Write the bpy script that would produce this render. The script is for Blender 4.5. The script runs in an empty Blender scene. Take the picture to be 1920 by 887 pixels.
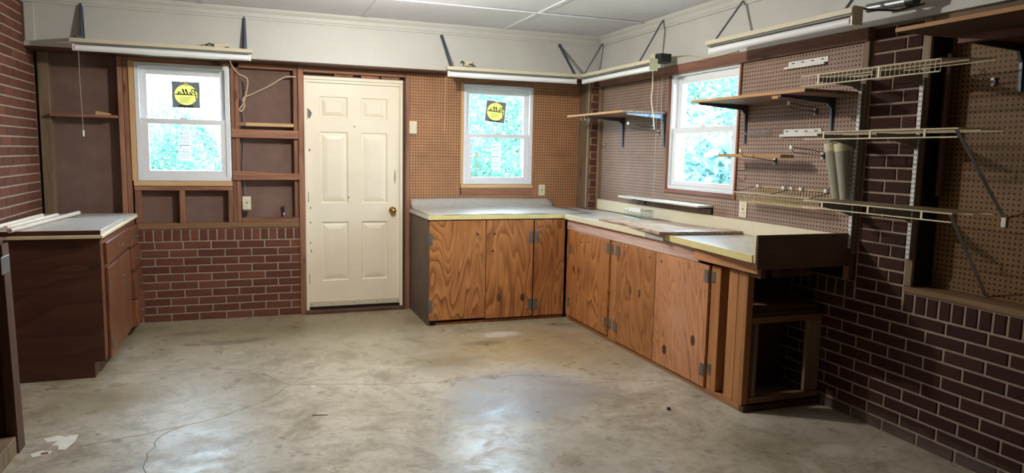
import bpy, bmesh, math, random
from mathutils import Vector, Matrix
random.seed(7)
S = bpy.context.scene
COL = S.collection
# ------------------------------------------------------------------ camera, world, light, exposure
cd = bpy.data.cameras.new('camera'); cam = bpy.data.objects.new('camera', cd); COL.objects.link(cam)
yaw, pitch, roll = 0.354, -0.1167, 0.0198
fw = Vector((math.sin(yaw)*math.cos(pitch), math.cos(yaw)*math.cos(pitch), math.sin(pitch)))
r0 = Vector((math.cos(yaw), -math.sin(yaw), 0)); u0 = r0.cross(fw)
rt = r0*math.cos(roll)+u0*math.sin(roll); up = -r0*math.sin(roll)+u0*math.cos(roll)
cam.matrix_world = Matrix(((rt.x,up.x,-fw.x,-0.4083),(rt.y,up.y,-fw.y,-6.388),(rt.z,up.z,-fw.z,1.4478),(0,0,0,1)))
cd.sensor_fit = 'HORIZONTAL'; cd.sensor_width = 36; cd.lens = 36*1328/1920; cd.clip_start = .05
S.camera = cam
w = bpy.data.worlds.new('world'); S.world = w; w.use_nodes = True
bg = w.node_tree.nodes['Background']; bg.inputs[0].default_value = (.64,.84,1,1); bg.inputs[1].default_value = 26.0
LAMP = (0.47,-2.0,2.43); LAMP_W = 114
S.view_settings.view_transform = 'Standard'; S.view_settings.look = 'None'
S.view_settings.exposure = 0.0; S.view_settings.gamma = 1.0; S.view_settings.use_curve_mapping = False
S.cycles.use_denoising = True
S.cycles.max_bounces = 10; S.cycles.diffuse_bounces = 4; S.cycles.sample_clamp_indirect = 6

# ------------------------------------------------------------------ materials
def lin(c):
    c /= 255
    return c/12.92 if c <= .04045 else ((c+.055)/1.055)**2.4
def C(r,g,b): return (lin(r),lin(g),lin(b),1)
class NT:
    def __init__(s,name):
        m = bpy.data.materials.new(name); m.use_nodes = True; s.m = m; s.t = m.node_tree
        s.b = s.t.nodes['Principled BSDF']; s.out = s.t.nodes['Material Output']
    def n(s,typ,**k):
        nd = s.t.nodes.new(typ)
        for a,v in k.items(): setattr(nd,a,v)
        return nd
    def l(s,a,b): s.t.links.new(a,b)
    def sock(s,v,inp):
        if isinstance(v,bpy.types.NodeSocket): s.l(v,inp)
        else: inp.default_value = v
    def math(s,op,a,b=0.0,clamp=False):
        nd = s.n('ShaderNodeMath',operation=op); nd.use_clamp = clamp
        s.sock(a,nd.inputs[0]); s.sock(b,nd.inputs[1]); return nd.outputs[0]
    def vm(s,op,a,b=(0,0,0)):
        nd = s.n('ShaderNodeVectorMath',operation=op); s.sock(a,nd.inputs[0]); s.sock(b,nd.inputs[1])
        return nd.outputs['Value'] if op in ('LENGTH','DOT_PRODUCT') else nd.outputs[0]
    def mix(s,f,a,b,mode='MIX'):
        nd = s.n('ShaderNodeMix',data_type='RGBA',blend_type=mode); s.sock(f,nd.inputs[0]); s.sock(a,nd.inputs[6]); s.sock(b,nd.inputs[7]); return nd.outputs[2]
    def ramp(s,f,stops):
        nd = s.n('ShaderNodeValToRGB'); e = nd.color_ramp.elements
        while len(e) < len(stops): e.new(.5)
        for el,(p,c) in zip(e,stops): el.position = p; el.color = c if len(c)==4 else (*c,1)
        s.sock(f,nd.inputs[0]); return nd.outputs[0]
    def noise(s,vec,scale,detail=4,rough=.6,dist=0):
        nd = s.n('ShaderNodeTexNoise'); s.sock(vec,nd.inputs['Vector']); nd.inputs['Scale'].default_value = scale
        nd.inputs['Detail'].default_value = detail; nd.inputs['Roughness'].default_value = rough; nd.inputs['Distortion'].default_value = dist
        return nd.outputs[0]
    def rng(s,v,a,b,c=0.0,d=1.0):
        nd = s.n('ShaderNodeMapRange'); s.sock(v,nd.inputs[0])
        for i,x in enumerate((a,b,c,d)): nd.inputs[i+1].default_value = x
        return nd.outputs[0]
    def obj(s,rand=True):
        o = s.n('ShaderNodeTexCoord').outputs['Object']
        if not rand: return o
        r = s.n('ShaderNodeObjectInfo').outputs['Random']
        cx = s.n('ShaderNodeCombineXYZ'); s.l(s.math('MULTIPLY',r,37.0),cx.inputs[0]); s.l(s.math('MULTIPLY',r,91.0),cx.inputs[1]); s.l(s.math('MULTIPLY',r,53.0),cx.inputs[2])
        return s.vm('ADD',o,cx.outputs[0])
    def pos(s): return s.n('ShaderNodeNewGeometry').outputs['Position']
    def rand(s): return s.n('ShaderNodeObjectInfo').outputs['Random']
    def bump(s,h,st,dist=.01):
        b = s.n('ShaderNodeBump'); b.inputs['Strength'].default_value = st; b.inputs['Distance'].default_value = dist
        s.l(h,b.inputs['Height']); s.l(b.outputs[0],s.b.inputs['Normal'])
    def fin(s,col,rough=.6,metal=0,spec=.5):
        s.sock(col,s.b.inputs['Base Color']); s.sock(rough,s.b.inputs['Roughness']); s.b.inputs['Metallic'].default_value = metal
        s.b.inputs['Specular IOR Level'].default_value = spec
        return s.m
def dk(c,f): return (c[0]*f,c[1]*f,c[2]*f,1)

def paint(name,c,rough=.55,var=.12,dirt=None,spec=.4,scale=6):
    t = NT(name); p = t.pos(); n = t.noise(p,scale,5); col = t.ramp(n,[(.3,dk(c,1-var)),(.7,dk(c,1+var*.4))])
    if dirt:
        n2 = t.noise(p,2.3,8,.75,.6); col = t.mix(t.rng(n2,.58,.75,0,.55),col,dirt)
    t.bump(t.noise(p,90,3),.08,.003)
    return t.fin(col,rough,0,spec)
def wood(name,c1,c2,axis,rough=.62,gs=1.0,spec=.3,stain=None):
    t = NT(name); o = t.obj(); sc = [38*gs]*3; sc[axis] = 2.2*gs
    v = t.vm('MULTIPLY',o,tuple(sc)); g = t.noise(v,1,5,.6,.8)
    sc2 = [9*gs]*3; sc2[axis] = .8*gs
    g2 = t.noise(t.vm('MULTIPLY',o,tuple(sc2)),1,3,.5,.4)
    f = t.math('ADD',t.math('MULTIPLY',g,.6),t.math('MULTIPLY',g2,.4))
    col = t.ramp(f,[(.34,c1),(.62,c2)])
    r = t.rng(t.rand(),0,1,.78,1.12); hs = t.n('ShaderNodeHueSaturation'); t.l(r,hs.inputs['Value']); t.l(col,hs.inputs['Color']); col = hs.outputs[0]
    k = t.n('ShaderNodeTexVoronoi'); sk = [5.0]*3; sk[axis] = 2.0; t.l(t.vm('MULTIPLY',o,tuple(sk)),k.inputs['Vector']); k.inputs['Scale'].default_value = 1
    col = t.mix(t.rng(k.outputs['Distance'],.06,.12,.75,0),col,dk(c1,.45))
    if stain: col = t.mix(t.rng(t.noise(o,7,6,.7),.52,.72,0,.7),col,stain)
    t.bump(f,.25,.003)
    return t.fin(col,rough,0,spec)
def plywood(name,c1,c2,c3,axis=2,freq=16,rough=.5,spec=.35,wash=None):
    t = NT(name); o = t.obj(); sc = [3.4]*3; sc[axis] = .75
    n = t.noise(t.vm('MULTIPLY',o,tuple(sc)),1,2.2,.45,.5)
    b = t.math('FRACT',t.math('MULTIPLY',n,freq))
    lines = t.math('MULTIPLY',t.math('POWER',b,2.2),t.rng(b,.9,1,1,0)); lines = t.math('MULTIPLY',lines,t.rng(t.noise(o,3.3,3,.5),.3,.55,.5,1.15))
    sc2 = [70]*3; sc2[axis] = 3; fine = t.noise(t.vm('MULTIPLY',o,tuple(sc2)),1,3,.6)
    f = t.math('ADD',t.math('MULTIPLY',lines,.75),t.math('MULTIPLY',fine,.45))
    col = t.ramp(f,[(.12,c1),(.36,c2),(.92,c3)])
    big = t.noise(o,2.6,4,.6); col = t.mix(t.rng(big,.4,.7,0,.5),col,dk(c2,.62))
    r = t.rng(t.rand(),0,1,.9,1.12); hs = t.n('ShaderNodeHueSaturation'); t.l(r,hs.inputs['Value']); t.l(col,hs.inputs['Color']); col = hs.outputs[0]
    if wash: col = t.mix(t.rng(t.noise(o,3.1,5,.7),.42,.66,0,.75),col,wash)
    t.bump(f,.12,.002)
    return t.fin(col,rough,0,spec)
def plain(name,c,rough=.5,metal=0,spec=.5,var=.1):
    t = NT(name); o = t.obj(); n = t.noise(o,14,4); return t.fin(t.ramp(n,[(.3,dk(c,1-var)),(.7,dk(c,1+var*.5))]),rough,metal,spec)
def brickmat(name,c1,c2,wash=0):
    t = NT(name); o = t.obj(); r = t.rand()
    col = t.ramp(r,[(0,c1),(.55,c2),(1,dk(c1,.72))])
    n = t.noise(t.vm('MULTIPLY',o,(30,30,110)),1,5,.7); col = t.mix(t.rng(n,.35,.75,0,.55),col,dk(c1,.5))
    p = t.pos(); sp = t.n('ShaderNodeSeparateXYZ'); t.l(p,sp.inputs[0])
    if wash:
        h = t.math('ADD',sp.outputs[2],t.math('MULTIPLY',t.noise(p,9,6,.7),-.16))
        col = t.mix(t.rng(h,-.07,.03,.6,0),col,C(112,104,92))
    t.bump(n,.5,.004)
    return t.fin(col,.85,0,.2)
def peg(name,c,u):
    t = NT(name); p = t.pos(); k = 1/.0254
    m = [k,k,k]; m[1-u] = 0
    v = t.vm('FRACTION',t.vm('ADD',t.vm('MULTIPLY',p,tuple(m)),(1000.,1000.,1000.)))
    off = [.5,.5,.5]; off[1-u] = 0
    d = t.vm('LENGTH',t.vm('SUBTRACT',v,tuple(off)))
    n = t.noise(p,5,5,.65); fine = t.noise(p,240,2)
    col = t.ramp(n,[(.28,dk(c,.78)),(.7,dk(c,1.08))])
    col = t.mix(t.rng(fine,.3,.7,0,.16),col,dk(c,.55))
    hole = t.rng(d,.185,.225,1,0)
    col = t.mix(hole,col,C(26,18,13))
    return t.fin(col,.6,0,.3)

M = {}
M['brick'] = brickmat('brick_red',C(120,74,57),C(95,58,46))
def trans(name,c,k=.55):
    t = NT(name); t.fin(c,.5); tr = t.n('ShaderNodeBsdfTranslucent'); tr.inputs[0].default_value = c; mx = t.n('ShaderNodeMixShader'); mx.inputs[0].default_value = k
    t.l(t.b.outputs[0],mx.inputs[1]); t.l(tr.outputs[0],mx.inputs[2]); t.l(mx.outputs[0],t.out.inputs[0]); return t.m
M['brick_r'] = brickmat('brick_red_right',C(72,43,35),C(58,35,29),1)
M['mortar'] = paint('mortar',C(158,142,124),.9,.22,None,.1,40)
def brickfar():
    t = NT('brick_beyond'); p = t.pos(); sp = t.n('ShaderNodeSeparateXYZ'); t.l(p,sp.inputs[0]); cb = t.n('ShaderNodeCombineXYZ'); t.l(t.math('ADD',sp.outputs[0],sp.outputs[1]),cb.inputs[0]); t.l(sp.outputs[2],cb.inputs[1])
    b = t.n('ShaderNodeTexBrick'); t.l(cb.outputs[0],b.inputs['Vector']); b.inputs['Scale'].default_value = 1; b.inputs['Brick Width'].default_value = .2121; b.inputs['Row Height'].default_value = .0672; b.inputs['Mortar Size'].default_value = .006
    b.inputs['Color1'].default_value = C(112,68,56); b.inputs['Color2'].default_value = C(90,54,46); b.inputs['Mortar'].default_value = C(176,158,138)
    return t.fin(b.outputs[0],.85,0,.2)
M['brickfar'] = brickfar()
M['stud_z'] = wood('old_lumber_upright',C(116,76,58),C(166,120,94),2)
M['stud_x'] = wood('old_lumber_across',C(118,78,58),C(174,126,98),0)
M['stud_y'] = wood('old_lumber_along',C(100,66,54),C(142,100,82),1)
M['grey_z'] = wood('weathered_shaded_lumber_upright',C(96,80,62),C(140,118,92),2)  # weathered lumber, its dark tone also paints shade on the end stiles
M['grey_y'] = wood('weathered_lumber_along',C(92,72,50),C(134,108,76),1)
M['new_x'] = wood('new_pine_across',C(196,156,108),C(222,186,138),0,.6)
M['new_z'] = wood('new_pine_upright',C(190,148,100),C(216,178,128),2,.6)
M['polewood'] = wood('pale_pole_wood',C(206,190,170),C(234,224,208),1,.5)
M['raw_z'] = wood('raw_fir_upright',C(150,98,56),C(186,130,80),2,.6)
M['raw_y'] = wood('raw_fir_along',C(150,98,58),C(190,136,92),1,.6)
M['raw_x'] = wood('raw_fir_across',C(112,82,56),C(146,110,76),0,.65)
M['dark_z'] = wood('dark_stained_lumber',C(62,40,30),C(96,66,50),2,.6)
M['apron'] = wood('pinkish_stained_fir',C(168,118,96),C(214,186,172),1,.5,1,.4,C(206,178,168))
M['sheath'] = paint('fibreboard_sheathing',C(124,100,90),.85,.14,C(108,84,74),.15,9)
M['ply'] = plywood('varnished_plywood',C(190,132,80),C(168,110,62),C(112,66,34),2,21)
M['ply_worn'] = plywood('worn_plywood',C(196,138,92),C(176,118,78),C(128,80,50),2,26,.5,.4,C(190,142,108))
M['ply_dark'] = plywood('dark_stained_plywood',C(88,54,40),C(78,47,35),C(62,38,29),0,7,.45)
M['ply_cab'] = plywood('reddish_cabinet_wood',C(136,86,58),C(120,74,50),C(84,50,36),2,12,.35)
M['ply_y'] = plywood('shelf_plywood',C(140,108,84),C(120,90,70),C(88,62,46),1,10,.6)
M['ply_shade'] = plywood('shaded_shelf_plywood',C(92,66,46),C(80,56,40),C(60,42,30),1,10,.65)  # darker plywood copy, shade of the deep shelf is put into the colour
M['ply_top'] = plywood('bleached_plank',C(196,176,156),C(172,146,124),C(104,76,60),1,20,.35,.5)
M['ply_edge'] = wood('plywood_edge',C(176,128,80),C(206,160,108),1,.6)
M['brownpanel'] = paint('brown_painted_panel',C(100,82,70),.6,.2,C(84,66,54),.3,7)
M['peg_b'] = peg('pegboard_tan',C(176,128,90),0)
M['peg_r'] = peg('pegboard_window_lit_side',C(160,132,114),1)  # same pegboard with the pinkish window light put into its colour
M['peg_rr'] = peg('pegboard_shaded_recess',C(126,94,56),1)  # tan pegboard darkened, the recess shade is put into its colour
M['fascia'] = paint('cream_white_paint',C(192,191,184),.5,.06,C(176,174,160),.4,3)
M['ceil'] = paint('ceiling_white',C(224,224,230),.7,.05,C(206,205,206),.2,2)
M['door'] = paint('door_cream_paint',C(238,228,204),.42,.04,C(222,206,170),.45,4)
M['vinyl'] = plain('white_vinyl',C(236,238,240),.35,0,.5,.03)
M['frost'] = plain('clear_film_edge',C(190,194,204),.4,0,.5,.15)
M['brass'] = plain('brass',C(200,164,90),.2,1)
M['steel'] = plain('galvanised_steel',C(150,152,154),.4,.85)
M['hinge'] = plain('dull_steel_hinge',C(104,98,92),.55,.25,.5,.35)
M['dsteel'] = plain('dark_grey_steel',C(78,82,86),.45,.4)
M['bsteel'] = plain('blue_grey_bracket',C(84,92,104),.4,.5)
M['grey'] = plain('grey_painted_steel',C(124,124,116),.5,.1)
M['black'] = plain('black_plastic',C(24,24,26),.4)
M['white'] = plain('white_enamel',C(232,230,222),.4)
M['almond'] = plain('almond_plastic',C(226,216,180),.4)
M['beige'] = paint('beige_enamel',C(206,198,172),.45,.06,C(186,174,140),.4,8)
M['tube'] = plain('fluorescent_tube_glass',C(240,242,244),.12,0,.6,.01)
M['wire_w'] = plain('cream_coated_wire',C(224,212,180),.45)
M['wire_g'] = plain('gold_coated_wire',C(216,198,150),.4,0)
M['wire_c'] = plain('chrome_wire',C(170,190,190),.25,.8)
M['cable'] = plain('cream_cable',C(206,188,160),.6)
M['cable_g'] = plain('grey_cable',C(120,118,116),.6)
M['lam_edge'] = paint('yellow_laminate_edge',C(214,200,138),.4,.1,C(196,176,110),.4,10)
M['lam_top'] = paint('pale_laminate_top',C(214,212,204),.22,.1,C(190,184,172),.5,5)
M['splash'] = paint('cream_laminate_splash',C(222,212,180),.3,.06,C(206,192,150),.5,6)
M['mat'] = paint('grey_vinyl_mat',C(176,172,164),.4,.12,C(150,146,140),.4,30)
M['cream_side'] = plain('cream_panel_edge',C(222,208,166),.45)
M['roll'] = paint('grey_felt_roll',C(160,158,140),.85,.1,None,.1,60)
M['band'] = plain('pale_tape',C(214,202,170),.6)
M['rust'] = plain('rusty_pipe',C(80,56,42),.7,.2)
M['crack'] = plain('crack_dark',C(112,102,88),.9)
M['flake'] = plain('white_paint_flake',C(214,210,196),.7)
M['dirtbrown'] = plain('brown_chip',C(122,86,58),.8)
M['yellow'] = trans('yellow_sticker',C(228,214,112),.10)
M['sgrey'] = trans('grey_sticker',C(98,98,98),.06)
M['paper'] = trans('white_paper',C(216,222,230),.12)
M['ink'] = plain('black_ink',C(24,24,28),.6)
M['greyink'] = plain('grey_ink',C(120,124,136),.6)
M['bark'] = plain('bark',C(110,96,84),.8)
M['fence'] = paint('white_board',C(150,150,150),.7,.05)
M['soil'] = paint('outdoor_ground',C(120,130,96),.9,.25)
def leafmat(name,c1,c2):
    t = NT(name); n = t.noise(t.pos(),3,3); r = t.noise(t.pos(),30,2)
    col = t.mix(t.rng(r,.35,.65),t.ramp(n,[(.35,c1),(.65,c2)]),c2)
    t.fin(col,.5,0,.3)
    tr = t.n('ShaderNodeBsdfTranslucent'); t.l(col,tr.inputs[0]); mx = t.n('ShaderNodeMixShader'); mx.inputs[0].default_value = .35
    t.l(t.b.outputs[0],mx.inputs[1]); t.l(tr.outputs[0],mx.inputs[2]); t.l(mx.outputs[0],t.out.inputs[0]); return t.m
M['smudge'] = plain('grey_smudge',C(176,168,150),.6,0,.3,.3)
M['leaf'] = leafmat('leaf_green',C(52,98,90),C(104,144,124))
M['leaf2'] = leafmat('leaf_bluegreen',C(70,116,124),C(128,166,160))
def glassmat():
    t = NT('window_glass'); tr = t.n('ShaderNodeBsdfTransparent'); tr.inputs[0].default_value = (.95,.98,1,1)
    gl = t.n('ShaderNodeBsdfGlossy'); gl.inputs['Roughness'].default_value = .02
    lw = t.n('ShaderNodeLayerWeight'); lw.inputs[0].default_value = .5; fz = t.math('ADD',t.math('MULTIPLY',t.math('POWER',lw.outputs['Facing'],4.0),.6),.03)
    mx = t.n('ShaderNodeMixShader'); t.l(fz,mx.inputs[0]); t.l(tr.outputs[0],mx.inputs[1]); t.l(gl.outputs[0],mx.inputs[2]); t.l(mx.outputs[0],t.out.inputs[0]); return t.m
M['glass'] = glassmat()
def floormat():
    t = NT('stained_concrete'); p = t.pos()
    n1 = t.noise(p,1.1,7,.65,.3); n2 = t.noise(p,4.5,7,.7,.4); n3 = t.noise(p,26,5,.7)
    col = t.ramp(n1,[(.3,C(150,142,124)),(.52,C(182,174,155)),(.72,C(196,192,178))])
    col = t.mix(t.rng(n2,.46,.68,0,.6),col,C(134,118,90)); sy = t.n('ShaderNodeSeparateXYZ'); t.l(p,sy.inputs[0]); yb = t.math('ADD',sy.outputs[1],t.math('MULTIPLY',t.math('SUBTRACT',n1,.5),2.5)); col = t.mix(t.rng(yb,-2.0,-.5,0,.6),col,C(140,124,90)); n5 = t.noise(p,2.2,9,.8,1.2); col = t.mix(t.rng(n5,.48,.64,0,.68),col,C(112,98,74)); n6 = t.noise(t.vm('MULTIPLY',p,(1.0,3.0,1.0)),5,6,.75,.8); col = t.mix(t.rng(n6,.58,.72,0,.5),col,C(206,202,190))
    col = t.mix(t.rng(n3,.5,.72,0,.5),col,C(104,95,78))
    def blob(cx,cy,rx,ry,c,amt,soft=.5):
        nonlocal col
        d = t.vm('LENGTH',t.vm('MULTIPLY',t.vm('SUBTRACT',p,(cx,cy,0)),(1/rx,1/ry,1)))
        d = t.math('ADD',d,t.math('MULTIPLY',t.math('SUBTRACT',n2,.5),1.5))
        m = t.rng(d,1-soft,1,amt,0); col = t.mix(m,col,c); return m
    blob(1.5,-1.6,1.0,.75,C(158,134,86),.7,.9)
    blob(.0,-.5,1.4,.5,C(116,104,76),.75,.9); blob(-.55,-.8,.35,.12,C(92,82,62),.6,.8)
    blob(1.15,-2.5,.55,.5,C(132,128,126),.7,.35)
    blob(.85,-2.75,.3,.3,C(122,118,114),.5,.5)
    blob(1.45,-1.13,.2,.1,C(198,190,176),.85,.4)
    blob(1.25,-1.35,.22,.1,C(96,82,62),.6,.7); blob(.85,-1.75,.3,.28,C(112,98,72),.6,.8)
    blob(-.85,-.45,.25,.1,C(96,86,66),.5,.7); blob(-1.2,-1.9,.4,.35,C(128,112,78),.8,.8)
    blob(2.0,-2.0,.5,.6,C(140,122,84),.45,.8); blob(2.1,-3.6,.5,.35,C(112,98,70),.5,.8); blob(2.05,-.95,.13,.08,C(104,94,70),.6,.5)
    blob(2.3,-3.75,.18,.08,C(186,180,164),.6,.5)
    # small dark spots
    v = t.n('ShaderNodeTexVoronoi'); t.l(p,v.inputs['Vector']); v.inputs['Scale'].default_value = 7; v.inputs['Randomness'].default_value = 1
    sel = t.n('ShaderNodeSeparateXYZ'); t.l(v.outputs['Color'],sel.inputs[0])
    thr = t.math('MULTIPLY',t.math('GREATER_THAN',sel.outputs[0],.6),t.math('MULTIPLY',sel.outputs[1],.2))
    dd = t.math('ADD',v.outputs['Distance'],t.math('MULTIPLY',t.math('SUBTRACT',n3,.5),.25))
    col = t.mix(t.math('MULTIPLY',t.math('LESS_THAN',dd,thr),.5),col,C(80,72,60))
    rough = t.rng(n2,.35,.65,.24,.5)
    t.bump(t.math('ADD',n3,t.math('MULTIPLY',n2,.6)),.22,.006)
    return t.fin(col,rough,0,.5)
M['floor'] = floormat()

# ------------------------------------------------------------------ mesh helpers
WO = {}
class MB:
    def __init__(s): s.v=[]; s.f=[]
    def box(s,x0,x1,y0,y1,z0,z1):
        b=len(s.v); x0,x1=sorted((x0,x1)); y0,y1=sorted((y0,y1)); z0,z1=sorted((z0,z1))
        s.v += [(x0,y0,z0),(x1,y0,z0),(x1,y1,z0),(x0,y1,z0),(x0,y0,z1),(x1,y0,z1),(x1,y1,z1),(x0,y1,z1)]
        s.f += [tuple(b+i for i in q) for q in ((0,3,2,1),(4,5,6,7),(0,1,5,4),(1,2,6,5),(2,3,7,6),(3,0,4,7))]; return s
    def hexa(s,pts):   # 8 points: bottom loop 4, top loop 4
        b=len(s.v); s.v += [tuple(p) for p in pts]
        s.f += [tuple(b+i for i in q) for q in ((0,3,2,1),(4,5,6,7),(0,1,5,4),(1,2,6,5),(2,3,7,6),(3,0,4,7))]; return s
    def beam(s,p,q,wd,ht,upv=(0,0,1),w2=None,h2=None):
        p=Vector(p); q=Vector(q); d=(q-p).normalized(); u=Vector(upv)
        sd=d.cross(u)
        if sd.length<1e-4: sd=d.cross(Vector((1,0,0)))
        sd.normalize(); u=sd.cross(d); w2=wd if w2 is None else w2; h2=ht if h2 is None else h2
        L=[p+sd*a*wd/2+u*b_*ht/2 for a,b_ in ((-1,-1),(1,-1),(1,1),(-1,1))]; T=[q+sd*a*w2/2+u*b_*h2/2 for a,b_ in ((-1,-1),(1,-1),(1,1),(-1,1))]
        return s.hexa(L+T)
    def tube(s,pts,r,n=8,closed=False,r2=None):
        pts=[Vector(p) for p in pts]; N=len(pts); b=len(s.v); prev=None
        for i,p in enumerate(pts):
            if closed: d=(pts[(i+1)%N]-pts[i-1]).normalized()
            else: d=(pts[min(i+1,N-1)]-pts[max(i-1,0)]).normalized()
            if prev is None: a=d.orthogonal().normalized()
            else:
                a=prev-d*prev.dot(d)
                a = a.normalized() if a.length>1e-6 else d.orthogonal().normalized()
            prev=a; c=d.cross(a); rr=r if r2 is None else r+(r2-r)*i/(N-1)
            for k in range(n):
                t=2*math.pi*k/n; s.v.append(tuple(p+(a*math.cos(t)+c*math.sin(t))*rr))
        m=N if closed else N-1
        for i in range(m):
            for k in range(n):
                j=(i+1)%N; s.f.append((b+i*n+k,b+i*n+(k+1)%n,b+j*n+(k+1)%n,b+j*n+k))
        if not closed: s.f += [tuple(b+k for k in reversed(range(n))),tuple(b+(N-1)*n+k for k in range(n))]
        return s
    def prism(s,poly,axis,a,b_):
        n=len(poly); b=len(s.v)
        def P(u,v,t): return (t,u,v) if axis==0 else ((u,t,v) if axis==1 else (u,v,t))
        s.v += [P(u,v,a) for u,v in poly]+[P(u,v,b_) for u,v in poly]
        s.f += [tuple(range(b,b+n)),tuple(range(b+2*n-1,b+n-1,-1))]+[(b+i,b+(i+1)%n,b+n+(i+1)%n,b+n+i) for i in range(n)]; return s
    def lathe(s,prof,cen,axis,n=16):   # prof: list (along, radius)
        b=len(s.v); cen=Vector(cen)
        ax=[Vector((1,0,0)),Vector((0,1,0)),Vector((0,0,1))][axis]; a=[Vector((0,1,0)),Vector((0,0,1)),Vector((1,0,0))][axis]; c=ax.cross(a)
        for t,r in prof:
            for k in range(n):
                q=2*math.pi*k/n; s.v.append(tuple(cen+ax*t+(a*math.cos(q)+c*math.sin(q))*max(r,1e-4)))
        for i in range(len(prof)-1):
            for k in range(n): s.f.append((b+i*n+k,b+i*n+(k+1)%n,b+(i+1)*n+(k+1)%n,b+(i+1)*n+k))
        s.f += [tuple(b+k for k in reversed(range(n))),tuple(b+(len(prof)-1)*n+k for k in range(n))]; return s
    def ribbon(s,pts,wd,axis,t0,t1):   # flat stroke; pts in plane (u,v); thickness t0..t1 along axis
        for (a,b_) in zip(pts[:-1],pts[1:]):
            dx,dy=b_[0]-a[0],b_[1]-a[1]; L=math.hypot(dx,dy) or 1; nx,ny=-dy/L*wd/2,dx/L*wd/2; ex,ey=dx/L*wd*.3,dy/L*wd*.3
            s.prism([(a[0]-ex+nx,a[1]-ey+ny),(a[0]-ex-nx,a[1]-ey-ny),(b_[0]+ex-nx,b_[1]+ey-ny),(b_[0]+ex+nx,b_[1]+ey+ny)],axis,t0,t1)
        return s
    def build(s,name,mat,parent=None,bevel=0,smooth=False,origin=None):
        xs=[p[0] for p in s.v]; ys=[p[1] for p in s.v]; zs=[p[2] for p in s.v]
        o=Vector(origin) if origin else Vector(((min(xs)+max(xs))/2,(min(ys)+max(ys))/2,min(zs)))
        me=bpy.data.meshes.new(name); me.from_pydata([tuple(Vector(p)-o) for p in s.v],[],s.f)
        bm=bmesh.new(); bm.from_mesh(me); bmesh.ops.recalc_face_normals(bm,faces=bm.faces)
        if bevel: bmesh.ops.bevel(bm,geom=list(bm.edges),offset=bevel,segments=1,affect='EDGES',clamp_overlap=True)
        if smooth:
            for f in bm.faces: f.smooth = len(f.verts)<=4
            for e in bm.edges:
                if len(e.link_faces)==2 and e.calc_face_angle(0)>.7: e.smooth=False
        bm.to_mesh(me); bm.free()
        me.materials.append(M[mat] if isinstance(mat,str) else mat)
        ob=bpy.data.objects.new(name,me); COL.objects.link(ob); WO[ob]=o
        if parent: ob.parent=parent; ob.location=o-WO[parent]
        else: ob.location=o
        return ob
def tag(o,label,cat=None,group=None,kind=None):
    if label: o['label']=label
    if cat: o['category']=cat
    if group: o['group']=group
    if kind: o['kind']=kind
    return o
def thing(name,loc,label,cat,group=None,kind=None):
    o=bpy.data.objects.new(name,None); COL.objects.link(o); o.location=loc; o.empty_display_size=.05; WO[o]=Vector(loc)
    return tag(o,label,cat,group,kind)
def bx(name,mat,parent,x0,x1,y0,y1,z0,z1,bevel=0): return MB().box(x0,x1,y0,y1,z0,z1).build(name,mat,parent,bevel)

# ------------------------------------------------------------------ structure
CE=2.55; XR=2.75; XL=-1.93; YF=-8.0; c_=.0672; bl=.2121; HB=10*c_; SOL=.1021; TOPB=HB+SOL
floor=bx('floor','floor',None,XL-.15,XR+.3,YF-.1,.15,-.12,0); tag(floor,'stained and cracked grey concrete floor','floor',kind='structure')
ceil=bx('ceiling','ceil',None,XL-.15,XR+.3,YF-.1,.15,CE+.012,CE+.1); tag(ceil,'white panelled ceiling with thin battens over the joints','ceiling',kind='structure')
xs=[XL,-.72,.50,1.75,XR-.03]; ys=[-.235,-1.09,-3.53,-5.97,YF]
for i in range(4):
    for j in range(4): bx('ceiling_panel','ceil',ceil,xs[i]+.002,xs[i+1]-.002,ys[j]-.002,ys[j+1]+.002,CE,CE+.011)
for x in xs[1:-1]: bx('batten','ceil',ceil,x-.018,x+.018,YF,-.30,CE-.006,CE-.0002)
for y in ys[1:-1]: bx('batten','ceil',ceil,XL,XR-.1,y-.02,y+.02,CE-.013,CE-.0065)
# brick meshes
def brick_mesh(L,H,D,seed):
    rnd=random.Random(seed); b=.004; j=lambda a:rnd.uniform(-a,a); v=[]
    for y,ins in ((D,0),(b,0),(0,b)):
        for sx,sz in ((-1,-1),(1,-1),(1,1),(-1,1)):
            v.append((sx*(L/2-ins)+j(.0012),y+(j(.0015) if ins else 0),sz*(H/2-ins)+j(.0009)))
    f=[(8,9,10,11)]
    for a in (0,4):
        for i in range(4): f.append((a+i,a+(i+1)%4,a+4+(i+1)%4,a+4+i))
    me=bpy.data.meshes.new('brick'); me.from_pydata(v,[],f)
    bm=bmesh.new(); bm.from_mesh(me); bmesh.ops.recalc_face_normals(bm,faces=bm.faces)
    if bm.faces[0].normal.y>0: bmesh.ops.reverse_faces(bm,faces=bm.faces)
    bm.to_mesh(me); bm.free(); return me
JT=.011
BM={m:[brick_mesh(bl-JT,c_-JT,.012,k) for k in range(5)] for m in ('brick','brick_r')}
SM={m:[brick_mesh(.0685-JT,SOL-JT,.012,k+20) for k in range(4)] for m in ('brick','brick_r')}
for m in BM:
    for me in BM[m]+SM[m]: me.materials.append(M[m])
def put(me,parent,u,plane,z,side,sc=1):
    o=bpy.data.objects.new('brick',me); COL.objects.link(o); o.parent=parent
    p=Vector((u,plane,z)) if side=='b' else Vector((plane,u,z))
    o.location=p-WO[parent]; o.rotation_euler.z={'b':0,'r':-math.pi/2,'l':math.pi/2}[side]; o.scale.x=sc
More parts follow.
